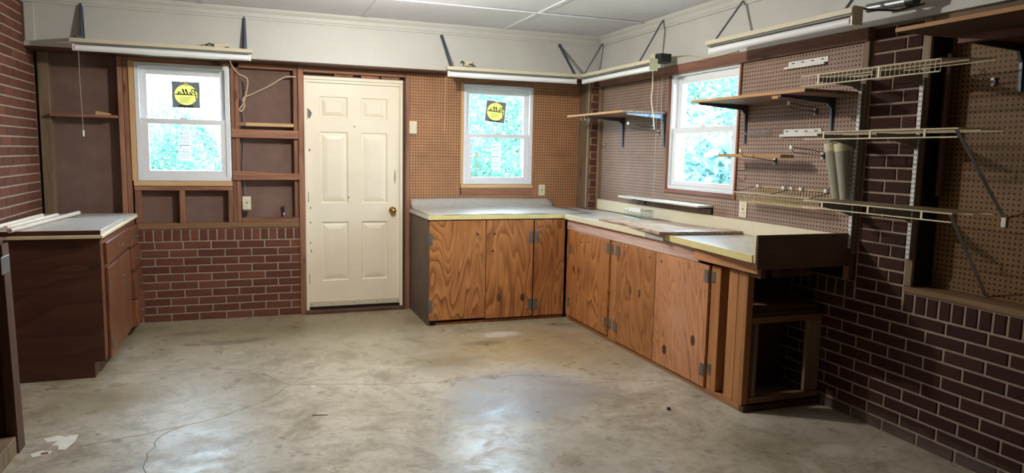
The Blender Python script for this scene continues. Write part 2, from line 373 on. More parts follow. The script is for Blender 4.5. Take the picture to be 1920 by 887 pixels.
def course(parent,side,plane,z0,u0,u1,joint,mats='brick'):
    a=joint-math.ceil((joint-u0)/bl)*bl
    while a<u1:
        p0=max(a,u0); p1=min(a+bl,u1)
        if p1-p0>.03: put(random.choice(BM[mats]),parent,(p0+p1)/2,plane,z0+c_/2,side,(p1-p0-JT)/(bl-JT))
        a+=bl
def soldiers(parent,side,plane,z0,u0,u1,mats='brick'):
    n=int((u1-u0)/.0685)
    for i in range(n): put(random.choice(SM[mats]),parent,u0+(i+.5)*.0685,plane,z0+SOL/2,side)
    rest=u1-u0-n*.0685
    if rest>.025: put(SM[mats][0],parent,u1-rest/2,plane,z0+SOL/2,side,(rest-JT)/(.0685-JT))
def slab_holes(mb,axis,p0,p1,u0,u1,z0,z1,holes):  # wall slab, normal axis (0 -> X wall u=Y, 1 -> Y wall u=X)
    us=sorted({u0,u1,*[h[0] for h in holes],*[h[1] for h in holes]}); zs=sorted({z0,z1,*[h[2] for h in holes],*[h[3] for h in holes]})
    for a,b in zip(us[:-1],us[1:]):
        for c,d in zip(zs[:-1],zs[1:]):
            m=((a+b)/2,(c+d)/2)
            if any(h[0]<m[0]<h[1] and h[2]<m[1]<h[3] for h in holes): continue
            if axis==1: mb.box(a,b,p0,p1,c,d)
            else: mb.box(p0,p1,a,b,c,d)
    return mb
W1=(-1.258,-.563,1.172,2.11); W2=(1.45,2.14,1.155,2.075); W3=(-2.30,-1.445,1.192,2.107)
D1=(.03,.887,0,2.075)
# back wall
wb=slab_holes(MB(),1,.09,.12,XL-.15,XR+.3,0,CE,[W1,W2,D1]).build('wall_back','sheath'); tag(wb,'back wall with brick base, bare studs and brown fibreboard','wall',kind='structure')
bx('mortar_bed','mortar',wb,XL,-.002,.005,.089,0,TOPB)
for r in range(10): course(wb,'b',0,r*c_,-1.925,-.006,-.202 if r%2==0 else -.096)
soldiers(wb,'b',0,HB,-1.925+.008,-.006)
bx('sill_plate','raw_x',wb,XL+.005,-.02,-.004,.089,TOPB+.001,.824,.003)
bx('corner_post','grey_z',wb,-1.913,-1.838,-.002,.089,.825,2.147,.003)
bx('stud','stud_z',wb,-1.378,-1.341,0,.089,.825,2.147,.003); bx('stud','stud_z',wb,-1.339,-1.302,.002,.089,.825,2.147,.003)
bx('window_trim','new_z',wb,-1.299,-1.261,-.006,.06,1.17,2.115,.002)
bx('window_sill_board','new_x',wb,-1.29,-.553,-.01,.085,1.130,1.170,.003)
bx('sill_framing','stud_x',wb,-1.29,-.553,0,.089,1.093,1.129,.003)
for a,b in ((-1.288,-1.244),(-.963,-.922),(-.59,-.553)): bx('cripple_stud','stud_z',wb,a,b,0,.089,.825,1.092,.003)
bx('stud','stud_z',wb,-.551,-.523,.002,.089,.825,2.147,.003); bx('stud','stud_z',wb,-.521,-.488,0,.089,.825,2.11,.003)
bx('stud','stud_z',wb,-.055,-.020,.01,.089,.86,2.11,.003); bx('door_post','stud_z',wb,-.018,.028,-.012,.11,.002,2.147,.003)
bx('top_plate','stud_x',wb,-.487,-.020,.004,.089,2.112,2.147,.003); bx('top_plate','stud_x',wb,-1.30,-.552,.004,.089,2.112,2.147,.003)
bx('blocking','raw_y' if 0 else 'new_x',wb,-.44,-.056,.0,.05,1.632,1.662,.003); bx('blocking','stud_x',wb,-.52,-.442,-.008,-.001,1.634,1.662)
bx('cross_board','stud_x',wb,-.552,-.019,-.022,-.001,1.535,1.604,.003)
MB().hexa([(-.548,-.016,1.222),(-.017,-.016,1.218),(-.017,.0,1.218),(-.548,0,1.222),(-.548,-.016,1.258),(-.017,-.016,1.238),(-.017,0,1.238),(-.548,0,1.258)]).build('cross_board','stud_x',wb)
MB().hexa([(-.548,-.02,1.184),(-.017,-.02,1.187),(-.017,.0,1.187),(-.548,0,1.184),(-.548,-.02,1.220),(-.017,-.02,1.216),(-.017,0,1.216),(-.548,0,1.220)]).build('cross_board','stud_x',wb)
bx('bottom_plate','stud_x',wb,-.486,-.020,0,.089,.825,.86,.003)
bx('header','stud_x',wb,.029,.906,-.002,.089,2.103,2.147,.003)
for x in (.29,.52,.70): bx('shim','stud_z',wb,x,x+.16,.03,.089,2.077,2.102)
bx('door_post','stud_z',wb,.907,.949,-.012,.11,.002,2.147,.003); bx('jack_stud','dark_z',wb,.888,.906,.0,.089,.002,2.07)
# back pegboard around window 2
pegs=[(.951,1.423,1.405,2.147),(.951,1.423,.80,1.402),(2.150,2.66,1.44,2.147),(2.150,2.66,.80,1.437),(1.425,2.148,.80,1.05)]
for a,b,c,d in pegs: bx('pegboard_panel','peg_b',wb,a,b,.0,.006,c,d)
bx('window_trim','new_z',wb,1.425,1.447,-.008,.06,1.152,2.085,.002); bx('window_trim','raw_z',wb,2.1415,2.15,-.008,.06,1.152,2.085,.002)
bx('window_sill_board','new_x',wb,1.430,2.150,-.014,.085,1.118,1.152,.003); bx('sill_framing','stud_x',wb,1.432,2.150,-.006,.089,1.052,1.117,.003)
bx('window_head_board','stud_x',wb,1.425,2.15,-.006,.085,2.088,2.147,.003)
bx('stud','stud_z',wb,1.40,1.424,.008,.089,.8,2.147); bx('stud','stud_z',wb,2.151,2.19,.008,.089,.8,2.147)
# corner pilaster
MB().box(2.645,2.745,-.243,.0,.002,2.147).build('brick_pilaster_core','mortar',wb)
for r in range(2,32):
    o=random.choice(SM['brick']); k=(.068-JT)/(.0685-JT)
    ob=bpy.data.objects.new('brick',random.choice(BM['brick'])); COL.objects.link(ob); ob.parent=wb
    ob.location=Vector((2.680 if r%2 else 2.674,-.250,(r+.5)*c_))-WO[wb]; ob.scale.x=(.056 if r%2 else .066)/(bl-JT)
bx('pilaster_cladding','grey_z',wb,2.628,2.644,-.236,-.001,.932,2.147,.002)
bx('pilaster_post','grey_z',wb,2.706,2.745,-.292,-.2505,.932,2.147,.003)
# soffit + crown, back
bx('soffit','fascia',wb,XL,XR-.03,-.235,.089,2.158,CE)
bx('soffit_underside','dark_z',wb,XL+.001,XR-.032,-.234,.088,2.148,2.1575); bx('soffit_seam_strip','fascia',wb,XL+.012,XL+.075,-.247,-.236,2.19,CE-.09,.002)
def crown(parent,axis,plane,a,b,sgn):
    prof=[(0,CE-.085),(-.012,CE-.085),(-.012,CE-.072),(-.018,CE-.066),(-.022,CE-.04),(-.036,CE-.022),(-.04,CE-.014),(-.04,CE-.0005),(0,CE-.0005)]
    mb=MB()
    if axis=='b': mb.prism([(plane+u,z) for u,z in prof],0,a,b)
    else: mb.prism([(plane+u,z) for u,z in prof],1,a,b)
    return mb.build('crown_molding','fascia',parent)
crown(wb,'b',-.236,XL+.001,XR-.035,1)
# left wall
wl=bx('wall_left','brickfar',None,XL-.15,XL-.005,YF,.085,0,CE); tag(wl,'red brick side wall beyond the table with poles','wall',kind='structure')
bx('mortar_bed','mortar',wl,XL-.0048,XL-.0045,-1.37,.08,0,CE)
for r in range(38):
    z0=r*c_+.019-c_
    if z0<-.001: z0=0.0005
    if z0+c_>CE: continue
    course(wl,'l',XL,z0,-1.36,-.002,-.32 if r%2 else -.426)
# right wall
wr=slab_holes(MB(),0,2.896,2.915,YF,.15,0,CE,[(-2.33,-1.27,1.165,2.13)]).build('wall_right','mortar'); tag(wr,'side wall with brick base, brick pier and pegboard','wall',kind='structure')
bx('mortar_bed','mortar',wr,XR+.005,2.895,YF,.085,.0,TOPB); bx('mortar_bed','mortar',wr,XR+.005,2.895,-3.70,-3.382,TOPB,2.157)
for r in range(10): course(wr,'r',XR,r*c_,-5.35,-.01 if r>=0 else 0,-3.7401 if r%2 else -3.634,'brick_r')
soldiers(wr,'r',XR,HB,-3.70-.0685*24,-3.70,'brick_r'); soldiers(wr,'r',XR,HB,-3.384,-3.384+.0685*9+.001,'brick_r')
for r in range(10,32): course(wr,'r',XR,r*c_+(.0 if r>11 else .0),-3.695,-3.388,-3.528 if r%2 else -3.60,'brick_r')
bx('ledge_board','grey_y',wr,XR-.003,2.895,YF,-3.702,TOPB+.001,.808,.003)
bx('post','grey_z',wr,XR-.002,2.768,-3.744,-3.703,.809,2.157,.003); bx('shaded_post_side','black',wr,2.769,2.885,-3.744,-3.703,.809,2.157)  # black slab paints the shade on the near side of the post
bx('header','grey_y',wr,XR-.002,2.895,YF,-3.746,2.10,2.157,.003)
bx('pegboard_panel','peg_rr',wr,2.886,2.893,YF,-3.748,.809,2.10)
PX=2.74
for a,b,c,d in [(-1.245,-.296,.932,2.083),(-1.418,-1.25,.932,2.083),(-2.32,-1.42,.932,1.160),(-3.345,-2.322,.932,2.083)]: bx('pegboard_panel','peg_r',wr,PX,PX+.006,a,b,c,d)
bx('pegboard_edge_strip','grey_z',wr,PX-.012,XR+.004,-3.385,-3.347,.93,2.09,.002)
bx('header','stud_y',wr,PX-.03,2.895,-3.39,-.26,2.085,2.157,.003)
for a,b in ((-1.243,-1.205),(-2.36,-2.325),(-3.34,-3.30),(-.75,-.71),(-1.444,-1.42),(-2.9,-2.86)): bx('stud','stud_z',wr,PX+.0065,2.895,a,b,TOPB+.001,2.084)
for nm,a,b,c,d,m in [('window_casing',-1.443,-1.421,1.160,2.084,'stud_z'),('window_casing',-2.319,-2.301,1.160,2.084,'stud_z'),('window_casing',-2.301,-1.443,1.162,1.190,'stud_y')]: bx(nm,m,wr,PX-.012,2.895,a,b,c,d,.002)
bx('fascia','fascia',wr,XR-.03,2.895,YF,-.236,2.158,CE)
crown(wr,'r',XR-.031,YF,-.277,1)
wf=bx('unseen_wall_front','brickfar',None,XL-.15,XR+.3,YF-.1,YF,0,CE); tag(wf,'unseen wall behind the viewer, dark brick to cut bounced light','wall',kind='structure')  # unseen wall, kept dark so that little light bounces back
# floor marks
def crack(pts,wd):
    rnd=random.Random(len(pts)*31); out=[]
    for a,b in zip(pts[:-1],pts[1:]):
        n=max(2,int(math.hypot(b[0]-a[0],b[1]-a[1])/.05))
        for i in range(n): out.append((a[0]+(b[0]-a[0])*i/n+rnd.uniform(-.011,.011),a[1]+(b[1]-a[1])*i/n+rnd.uniform(-.011,.011)))
    out.append(pts[-1]); return MB().ribbon(out,wd,2,.0,.0006).build('crack','crack',floor)
crack([(-.669,-1.444),(-.536,-1.507),(-.341,-1.718),(-.221,-1.941),(-.034,-1.998),(.472,-2.129),(.946,-2.183),(1.17,-2.17),(1.502,-2.281),(1.809,-2.442),(2.156,-2.592)],.0032)
crack([(-.221,-1.941),(-.289,-2.104),(-.38,-2.218),(-.52,-2.324),(-.626,-2.399),(-.777,-2.47),(-1.22,-2.60)],.0042)
crack([(-.777,-2.47),(-.864,-2.589),(-.889,-2.781),(-.884,-3.1)],.0042)
crack([(-1.30,-1.42),(-1.0,-1.41),(-.669,-1.444),(-.72,-1.25)],.0028)
def patch(pts,z,mat,nm='paint_patch'): return MB().prism(pts,2,.0,z).build(nm,mat,floor)
patch([(-1.40,-2.44),(-1.34,-2.42),(-1.30,-2.45),(-1.25,-2.43),(-1.248,-2.52),(-1.27,-2.62),(-1.30,-2.61),(-1.31,-2.56),(-1.34,-2.55),(-1.33,-2.49),(-1.37,-2.50)],.0012,'flake')
patch([(-1.41,-2.63),(-1.37,-2.60),(-1.32,-2.62),(-1.33,-2.66),(-1.39,-2.67)],.0012,'flake')
patch([(-1.365,-2.635),(-1.335,-2.63),(-1.33,-2.65),(-1.36,-2.655)],.004,'dirtbrown')

# ------------------------------------------------------------------ windows
def window(name,side,base,F,G1,G2,mr,stick,label):
    """F=(u0,u1,z0,z1) outer, G1 upper glass, G2 lower glass, mr=(z0,z1) meeting rail"""
    u0,u1,z0,z1=F
    rootloc=((u0+u1)/2,base,z0) if side=='b' else (base,(u0+u1)/2,z0)
    R=thing(name,rootloc,label,'window',kind='structure')
    def b(nm,mat,a,b_,w0,w1,c,d,bev=.002,par=None):
        return bx(nm,mat,par or R,a,b_,base+w0,base+w1,c,d,bev) if side=='b' else bx(nm,mat,par or R,base+w0,base+w1,a,b_,c,d,bev)
    ft=.032
    b('frame','vinyl',u0,u0+ft,-.006,.085,z0,z1); b('frame','vinyl',u1-ft,u1,-.006,.085,z0,z1)
    b('frame','vinyl',u0+ft,u1-ft,-.006,.085,z1-ft,z1); b('frame','vinyl',u0+ft,u1-ft,-.006,.085,z0,z0+ft)
    def sash(nm,g,za,zb,w0,w1):
        a,b_=u0+ft+.001,u1-ft-.001
        s=b(nm,'vinyl',a,g[0],w0,w1,za,zb); 
        b('stile','vinyl',g[1],b_,w0,w1,za,zb,.002,s); b('rail','vinyl',g[0],g[1],w0,w1,za,g[2],.002,s); b('rail','vinyl',g[0],g[1],w0,w1,g[3],zb,.002,s)
        b('pane','glass',g[0],g[1],(w0+w1)/2-.002,(w0+w1)/2+.002,g[2],g[3],0,s); return s
    up_=sash('upper_sash',G1,mr[0]+.004,z1-ft-.001,.04,.07)
    lo=sash('lower_sash',G2,z0+ft+.001,mr[1],.004,.036)
    um=(u0+u1)/2
    b('sash_lock','vinyl',um-.03,um+.03,.006,.032,mr[1]+.0005,mr[1]+.014,.003,lo)
    if stick:
        s0,s1,t0,t1,tilt,lab=stick; y=base+.004-.0
        # pane front planes
        yu=base+.055-.0023; yl=base+.020-.0023
        cu,cv=(s0+s1)/2,(t0+t1)/2; hw=(s1-s0)/2; hv=(t1-t0)/2
        def rot(p): 
            x,z=p; ca,sa=math.cos(tilt),math.sin(tilt); return (cu+x*ca-z*sa,cv+x*sa+z*ca)
        sq=lambda a,b_,c,d:[rot(q) for q in ((a,c),(b_,c),(b_,d),(a,d))]
        border=tilt!=0
        rr=hw*.82; N=48
        def sheet(name,outer,inner,mat,y):
            mb=MB()
            if inner is None: mb.v=[(u,y,v) for u,v in outer]; mb.f=[tuple(range(len(outer)))]
            else:
                mb.v=[(u,y,v) for u,v in outer]+[(u,y,v) for u,v in inner]; n=len(outer); mb.f=[(k,(k+1)%n,n+(k+1)%n,n+k) for k in range(n)]
            return mb.build(name,mat,up_)
        disc=[(rr*math.cos(2*math.pi*k/N),rr*math.sin(2*math.pi*k/N)*.96) for k in range(N)]
        def sqr(h):
            o=[]
            for k in range(N):
                a=2*math.pi*k/N; m_=max(abs(math.cos(a)),abs(math.sin(a))); o.append((h*math.cos(a)/m_,h*hv/hw*math.sin(a)/m_))
            return o
        R_=lambda L:[rot(q) for q in L]
        hi=hw-.008 if border else hw
        st=sheet('sticker',R_(sqr(hi)),R_(disc),'sgrey',yu-.0006); tag(st,'square grey sticker with a yellow disc and mirrored script')
        if border: sheet('sticker_border',R_(sqr(hw)),R_(sqr(hi)),'paper',yu-.0006)
        sheet('sticker_disc',R_(disc),None,'yellow',yu-.0006)
        MB().prism(sq(-hw*.55,hw*.5,-hv*.92,-hv*.80),1,yu-.0014,yu-.0009).build('sticker_bar','ink',up_)
        MB().prism(sq(-hw*.12,hw*.16,hv*.70,hv*.92),1,yu-.0014,yu-.0009).build('sticker_tab','yellow',up_)
        # script word, seen from behind (mirrored)
        W=[[(0,-.55),(.05,0),(.14,.62)],[(-.06,.42),(.1,.66),(.30,.68),(.38,.48),(.26,.28),(.08,.22)],
           [(.30,.02),(.46,.10),(.52,.24),(.44,.30),(.36,.16),(.40,.0),(.52,-.04),(.64,.06)],
           [(.62,.04),(.78,.36),(.84,.62),(.78,.66),(.72,.40),(.70,.08),(.78,-.02),(.88,.08)],
           [(.86,.04),(1.02,.36),(1.08,.62),(1.02,.66),(.96,.40),(.94,.08),(1.02,-.02),(1.10,.08)],
           [(1.40,.26),(1.28,.30),(1.18,.14),(1.22,.0),(1.34,.06),(1.42,.28),(1.40,.04),(1.48,-.02),(1.58,.08)]]
        mb=MB(); k=rr*1.05
        for stq in W: mb.ribbon([rot((-(x-.80)*k*1.05,(z+.02)*k*.72)) for x,z in stq],.0065,1,yu-.0017,yu-.0013)
        mb.build('sticker_script','ink',up_)
        MB().prism(sq(-rr*1.0,rr*1.0,-.0022,.0022),1,yu-.0016,yu-.0013).build('sticker_line','ink',up_)
        mb=MB()
        for q in range(4):
            for h in (-1,1): mb.prism(sq(-rr*.55,rr*(.5-.1*q),-hv*(.22+.11*q)-.0015,-hv*(.22+.11*q)+.0015),1,yu-.0015,yu-.0013)
        mb.build('sticker_small_print','greyink',up_)
        a,b_,c,d=lab
        lb=sheet('label_sheet',[(a,c),(b_,c),(b_+.004,d),(a+.004,d)],None,'paper',yl-.0004); tag(lb,'white paper label with small print')
        wd=b_-a; hh=d-c; mb=MB(); rnd=random.Random(3)
        for z,l0,l1,t in ((.50,.08,.92,.02),(.44,.08,.22,.022)): mb.box(a+wd*l0,a+wd*l1,yl-.0012,yl-.0006,c+hh*z,c+hh*(z+t))
        for k_ in range(12): mb.ribbon([(a+.022+.010*math.cos(k_*.55),d-.026+.010*math.sin(k_*.55)),(a+.022+.010*math.cos((k_+1)*.55),d-.026+.010*math.sin((k_+1)*.55))],.003,1,yl-.0012,yl-.0006)
        mb.build('label_print','ink',lo); mb=MB()
        for z in (.92,.86,.78,.74,.70,.62,.58,.38,.30,.27,.22,.16,.12,.07):
            x=.1 if z<.85 else .45
            while x<.85:
                l=rnd.uniform(.06,.2); mb.box(a+wd*x,a+wd*min(.92,x+l),yl-.0011,yl-.0006,c+hh*z,c+hh*z+.004); x+=l+.05
        mb.build('label_lines','greyink',lo)
    return R
w1=window('window_1','b',0,W1,(-1.176,-.634,1.668,2.022),(-1.170,-.637,1.255,1.630),(1.631,1.672),(-.995,-.786,1.766,1.976,0.0,(-.957,-.865,1.337,1.582)),'white double-hung window with stickers, left of the cream door')
w2=window('window_2','b',0,W2,(1.522,2.062,1.628,1.99),(1.532,2.055,1.221,1.590),(1.591,1.627),(1.676,1.886,1.733,1.941,-.10,(1.735,1.826,1.289,1.535)),'white double-hung window with stickers in the pegboard wall')
w3=window('window_3','r',XR,W3,(-2.255,-1.53,1.675,2.015),(-2.225,-1.53,1.260,1.630),(1.631,1.674),None,'wide white double-hung window without stickers beside the shelves')
# ------------------------------------------------------------------ door
d1=thing('door_1',(.46,0,0),'cream six-panel door with brass knob between wooden posts','door',kind='structure')
for a,b in ((.031,.056),(.862,.886)): bx('door_frame','door',d1,a,b,.005,.11,.03,2.045,.002)
bx('door_frame','door',d1,.031,.886,.0,.11,2.046,2.074,.002); bx('head_stop','door',d1,.0565,.8615,.012,.06,2.022,2.0455,.002)
bx('threshold','dark_z',d1,.031,.90,-.035,.11,.0005,.028,.003); bx('door_sweep_gap','black',d1,.058,.86,.03,.06,.0285,.052)
P=[(.162,.400,1.722,1.906),(.518,.750,1.722,1.906),(.162,.402,.978,1.604),(.520,.750,.978,1.604),(.166,.404,.287,.814),(.520,.750,.287,.814)]
slab=slab_holes(MB(),1,.03,.07,.057,.861,.053,2.021,P).build('slab','door',d1)
for a,b,c,d in P:
    mb=MB(); y0,y1=.030,.042
    L=[[(a,y0,c),(b,y0,c),(b,y0,d),(a,y0,d)]]
    for ins,y in ((.006,.0415),(.018,.0415),(.034,.036),(.062 if d-c>.3 else .052,.031)):
        L.append([(a+ins,y,c+ins),(b-ins,y,c+ins),(b-ins,y,d-ins),(a+ins,y,d-ins)])
    for q in L: mb.v+=q
    for k in range(len(L)-1):
        for i in range(4): mb.f.append((4*k+i,4*k+(i+1)%4,4*k+4+(i+1)%4,4*k+4+i))
    k=4*(len(L)-1); mb.f.append((k,k+1,k+2,k+3))
    mb.build('panel','door',slab)
bx('kick_strip','beige',slab,.06,.858,.024,.0295,.056,.102,.001)
for x in (.075,.25,.45,.65,.845): MB().lathe([(-.002,.004),(0,.005)],(x,.0235,.078),1,8).build('screw','ink',slab)
kn=MB().lathe([(-.062,.004),(-.058,.018),(-.045,.027),(-.032,.024),(-.024,.012),(-.008,.012),(-.006,.031),(0,.033)],(.797,.0295,.912),1,20).build('knob','brass',slab,0,True); tag(kn,'round brass door knob')
for z in (1.754,1.033,.309): bx('hinge','hinge',d1,.047,.062,.018,.0295,z-.045,z+.045,.002)
MB().prism([(.066,1.80),(.078,1.79),(.098,1.765),(.092,1.735),(.074,1.71),(.066,1.73)],1,.0285,.0297).build('bare_metal_patch','hinge',slab)
MB().lathe([(-.003,.004),(0,.006)],(.46,.0295,1.655),1,8).build('peephole','ink',slab)
for x,z in ((.072,1.435),(.070,1.43),(.074,.93),(.072,.80),(.070,.62),(.075,.55),(.40,1.02)): MB().prism([(x,z),(x+.009,z+.004),(x+.006,z+.022),(x-.001,z+.016)],1,.0292,.0298).build('paint_chip','hinge',slab)
MB().prism([(.812,1.16),(.822,1.15),(.828,1.20),(.826,1.27),(.818,1.29),(.811,1.24)],1,.0293,.0297).build('grey_smudge','smudge',slab)

# ------------------------------------------------------------------ cabinets
def hinge_leaf(par,x0,x1,y0,y1,z0,z1): return bx('hinge','hinge',par,x0,x1,y0,y1,z0,z1,.001)
# back run
CY=-.7145
bc=thing('base_cabinet',(1.57,CY,0),'long plywood base cabinet under the back counter with three doors','cabinet')
bx('side_panel','brownpanel',bc,.952,.972,CY+.002,-.013,.0,.895,.002)
bx('plinth','dark_z',bc,.973,2.185,CY+.03,CY+.05,.0,.052); bx('toe_board','ply',bc,1.02,2.185,CY+.006,CY+.028,.0,.022)
bx('carcass_bottom','dark_z',bc,.973,2.185,CY+.05,-.02,.036,.052); bx('top_rail','ply',bc,.973,2.20,CY+.004,CY+.02,.862,.895)
for a,b,z in ((.960,1.447,.046),(1.453,1.880,.036),(1.893,2.180,.034)):
    d=bx('door','ply',bc,a,b,CY-.018,CY,z,.884,.002)
    if a<1: 
        for zz in (.73,.17): hinge_leaf(d,.952,.985,CY-.0215,CY-.0185,zz-.05,zz+.05)
    elif a<1.5:
        for zz in (.73,.14): hinge_leaf(d,1.842,1.879,CY-.0215,CY-.0185,zz-.05,zz+.05)
    else:
        for zz in (.73,.14): hinge_leaf(d,1.894,1.93,CY-.0215,CY-.0185,zz-.05,zz+.05)
    for kx,kz in (((1.375,.765),) if a<1 else (((1.525,.768),(1.51,.62)) if a<1.5 else ())): MB().lathe([(-.0185,.010),(-.0181,.010)],(kx,CY,kz),1,10).build('finger_hole','ink',d)
    if 1<a<1.5:
        for kx,kz,r in ((1.575,.215,.03),(1.79,.205,.028)):
            kk=MB().prism([(kx+r*.75*math.cos(t*.5236),kz+r*1.25*math.sin(t*.5236)) for t in range(12)],1,CY-.0187,CY-.0181).build('knot','dark_z',d)
bk=MB()
# back counter
ct=thing('countertop',(1.6,-.35,.897),'back countertop with yellow edge under the grey sheet','countertop')
MB().prism([(.945,-.735),(2.738,-.735),(2.738,-.296),(2.624,-.296),(2.624,-.013),(.945,-.013)],2,.897,.929).build('top','lam_top',ct); bx('edge_strip','lam_edge',ct,.950,2.165,-.742,-.7355,.893,.930,.001)
mt=MB(); nx,ny=34,16; prof=[(-.725,.9312),(-.66,.9345),(-.5,.932),(-.35,.9335),(-.2,.933),(-.12,.936),(-.075,.948),(-.045,.968),(-.028,.995),(-.020,1.022)]
for i in range(nx+1):
    x=.955+(2.37-.955)*i/nx; k=1 if x<2.30 else max(0,(2.38-x)/.08)
    for j,(y,z) in enumerate(prof):
        zz=z+(.0022*math.sin(x*17+j*1.3)+.0022)*(1 if z<.94 else .4); 
        if z>.94: zz=.934+(zz-.934)*(.35+.65*k)*(1+.04*math.sin(x*5)); 
        mt.v.append((x+(.0 if i<nx else (.07 if z<.94 else .0)),y,zz))
m=len(prof)
for i in range(nx):
    for j in range(m-1): mt.f.append((i*m+j,(i+1)*m+j,(i+1)*m+j+1,i*m+j+1))
ms=mt.build('vinyl_sheet','mat',None,0,True); tag(ms,'grey vinyl sheet on the back counter curling up the pegboard','mat')
sol=ms.modifiers.new('t','SOLIDIFY'); sol.thickness=.0015; sol.offset=1
# right run
FX=2.20
rc=thing('base_cabinet',(2.45,-1.95,0),'long plywood base cabinet under the side window with open end frame','cabinet')
bx('plinth','raw_y',rc,FX,FX+.03,-3.15,-.76,.0,.036,.003)
bx('corner_stile','ply',rc,FX,FX+.018,-.806,-.738,.037,.80,.002)
hg=[(-.815,-1.118,[(-.815,1)]),(-1.124,-1.553,[(-1.553,-1)]),(-1.675,-2.227,[(-1.675,1)]),(-2.233,-2.83,[(-2.83,-1)])]
for i,(a,b,hs) in enumerate(hg):
    d=bx('door','ply' if i<3 else 'ply_worn',rc,FX-.018,FX,b,a,.044 if i<2 else .038,.798,.002)
    for y,sg in hs:
        for z in ((.63,.165) if i==0 else (.73,.145)): hinge_leaf(d,FX-.0215,FX-.0185,y-sg*.002,y-sg*.042,z-.04,z+.04)
    for ky,kz in ([(-1.06,.72)],[(-1.19,.735)],[(-2.15,.75)],[(-2.30,.745)])[i]: MB().lathe([(-.0187,.009),(-.0181,.009)],(FX,ky,kz),0,10).build('finger_hole','ink',d)
    if i==3:
        for ky,kz in ((-2.70,.30),(-2.38,.155)): MB().prism([(ky+.024*math.cos(t*.5236),kz+.034*math.sin(t*.5236)) for t in range(12)],0,FX-.0187,FX-.0181).build('knot','dark_z',d)
    if i in(0,2):
        for ky in ((-.93,-1.02) if i==0 else (-1.90,-2.03)): MB().prism([(ky+.014*math.cos(t*.5236),.47+.035*math.sin(t*.5236)) for t in range(12)],0,FX-.0187,FX-.0181).build('knot','dark_z',d)
st=bx('stile','raw_z',rc,FX-.002,FX+.02,-1.672,-1.556,.037,.80,.002)
for z in (.73,.145):
    hinge_leaf(st,FX-.0052,FX-.0022,-1.557,-1.597,z-.04,z+.04); hinge_leaf(st,FX-.0052,FX-.0022,-1.671,-1.631,z-.04,z+.04)
st=bx('stile','raw_z',rc,FX-.002,FX+.06,-2.925,-2.836,.037,.80,.002)
for z in (.73,.16): hinge_leaf(st,FX-.0052,FX-.0022,-2.837,-2.877,z-.035,z+.035)
for a,b in ((-3.085,-3.0),(-3.17,-3.087)): bx('end_post','raw_z',rc,FX,FX+.045,b,a,.037,.808,.003)
bx('apron','apron',rc,FX-.014,FX+.02,-2.715,-.76,.80,.886,.003); bx('apron','raw_y',rc,FX-.04,FX-.015,-3.29,-2.70,.82,.882,.003)
bx('apron','raw_y',rc,FX,FX+.02,-3.17,-2.716,.81,.882,.003)
bx('back_panel','dark_z',rc,2.742,2.747,-2.9,-.76,.80,.89) if 0 else None
# open end frame
EY=-3.17
bx('end_stile','dark_z',rc,FX+.046,FX+.065,EY-.0,EY+.03,.085,.55); bx('end_stile','grey_z',rc,FX+.066,FX+.09,EY-.005,EY+.02,.082,.512,.002)
bx('end_stile','grey_z',rc,2.64,2.744,EY-.005,EY+.02,.084,.512,.002); bx('end_rail','raw_x',rc,FX+.046,2.744,EY-.01,EY+.02,.513,.55,.002)  # grey end stiles use darker lumber to paint the shade on this end
bx('end_rail','raw_x',rc,FX+.046,2.744,EY-.01,EY+.03,.045,.081,.002); bx('plinth','dark_z',rc,FX,2.744,EY-.02,EY+.02,.0,.034,.002)
bx('shelf','raw_x',rc,FX+.07,2.744,EY+.025,-2.9,.575,.595); bx('shelf_slat','dark_z',rc,FX+.05,2.744,EY-.008,EY+.06,.556,.574)
bx('divider','dark_z',rc,FX+.03,2.744,-2.86,-2.84,.037,.89); bx('upper_rail','dark_z',rc,FX+.10,2.55,EY-.09,EY-.07,.793,.870,.002)
bx('upper_rail','dark_z',rc,FX-.012,FX+.03,EY-.115,EY-.02,.793,.876,.002); bx('support_block','dark_z',rc,2.55,2.744,EY-.09,EY+.05,.86,.903)
# side counters
cr_=thing('countertop',(2.45,-1.56,.888),'pale side countertop with cream edge below the wide window','countertop')
bx('top','lam_top',cr_,2.168,2.738,-2.345,-.738,.890,.929,.002); bx('edge_strip','splash',cr_,2.160,2.1675,-2.11,-.752,.888,.931,.001); bx('edge_strip','mat',cr_,2.161,2.1675,-2.345,-2.112,.888,.929)
o=bx('backsplash','splash',None,2.703,2.724,-3.333,-.30,.9345,1.032,.004); tag(o,'long cream backsplash standing behind the side counter','backsplash')
ce=thing('countertop',(2.4,-2.9,.905),'short yellow edged countertop piece at the open cabinet end','countertop')
q=[(2.172,-2.35),(2.735,-2.35),(2.735,-3.335),(2.09,-3.335)]
MB().prism(q,2,.906,.934).build('top','lam_top',ce); 
MB().prism([(2.164,-2.352),(2.1715,-2.352),(2.0895,-3.335),(2.082,-3.335)],2,.895,.936).build('edge_strip','lam_edge',ce)
bx('end_splash','brownpanel',ce,2.096,2.726,-3.362,-3.347,.86,1.044,.002); bx('end_splash_lining','splash',ce,2.088,2.70,-3.346,-3.3355,.897,1.043,.002)
bx('end_splash_edge','cream_side',ce,2.082,2.0955,-3.362,-3.3465,.895,1.045,.002)
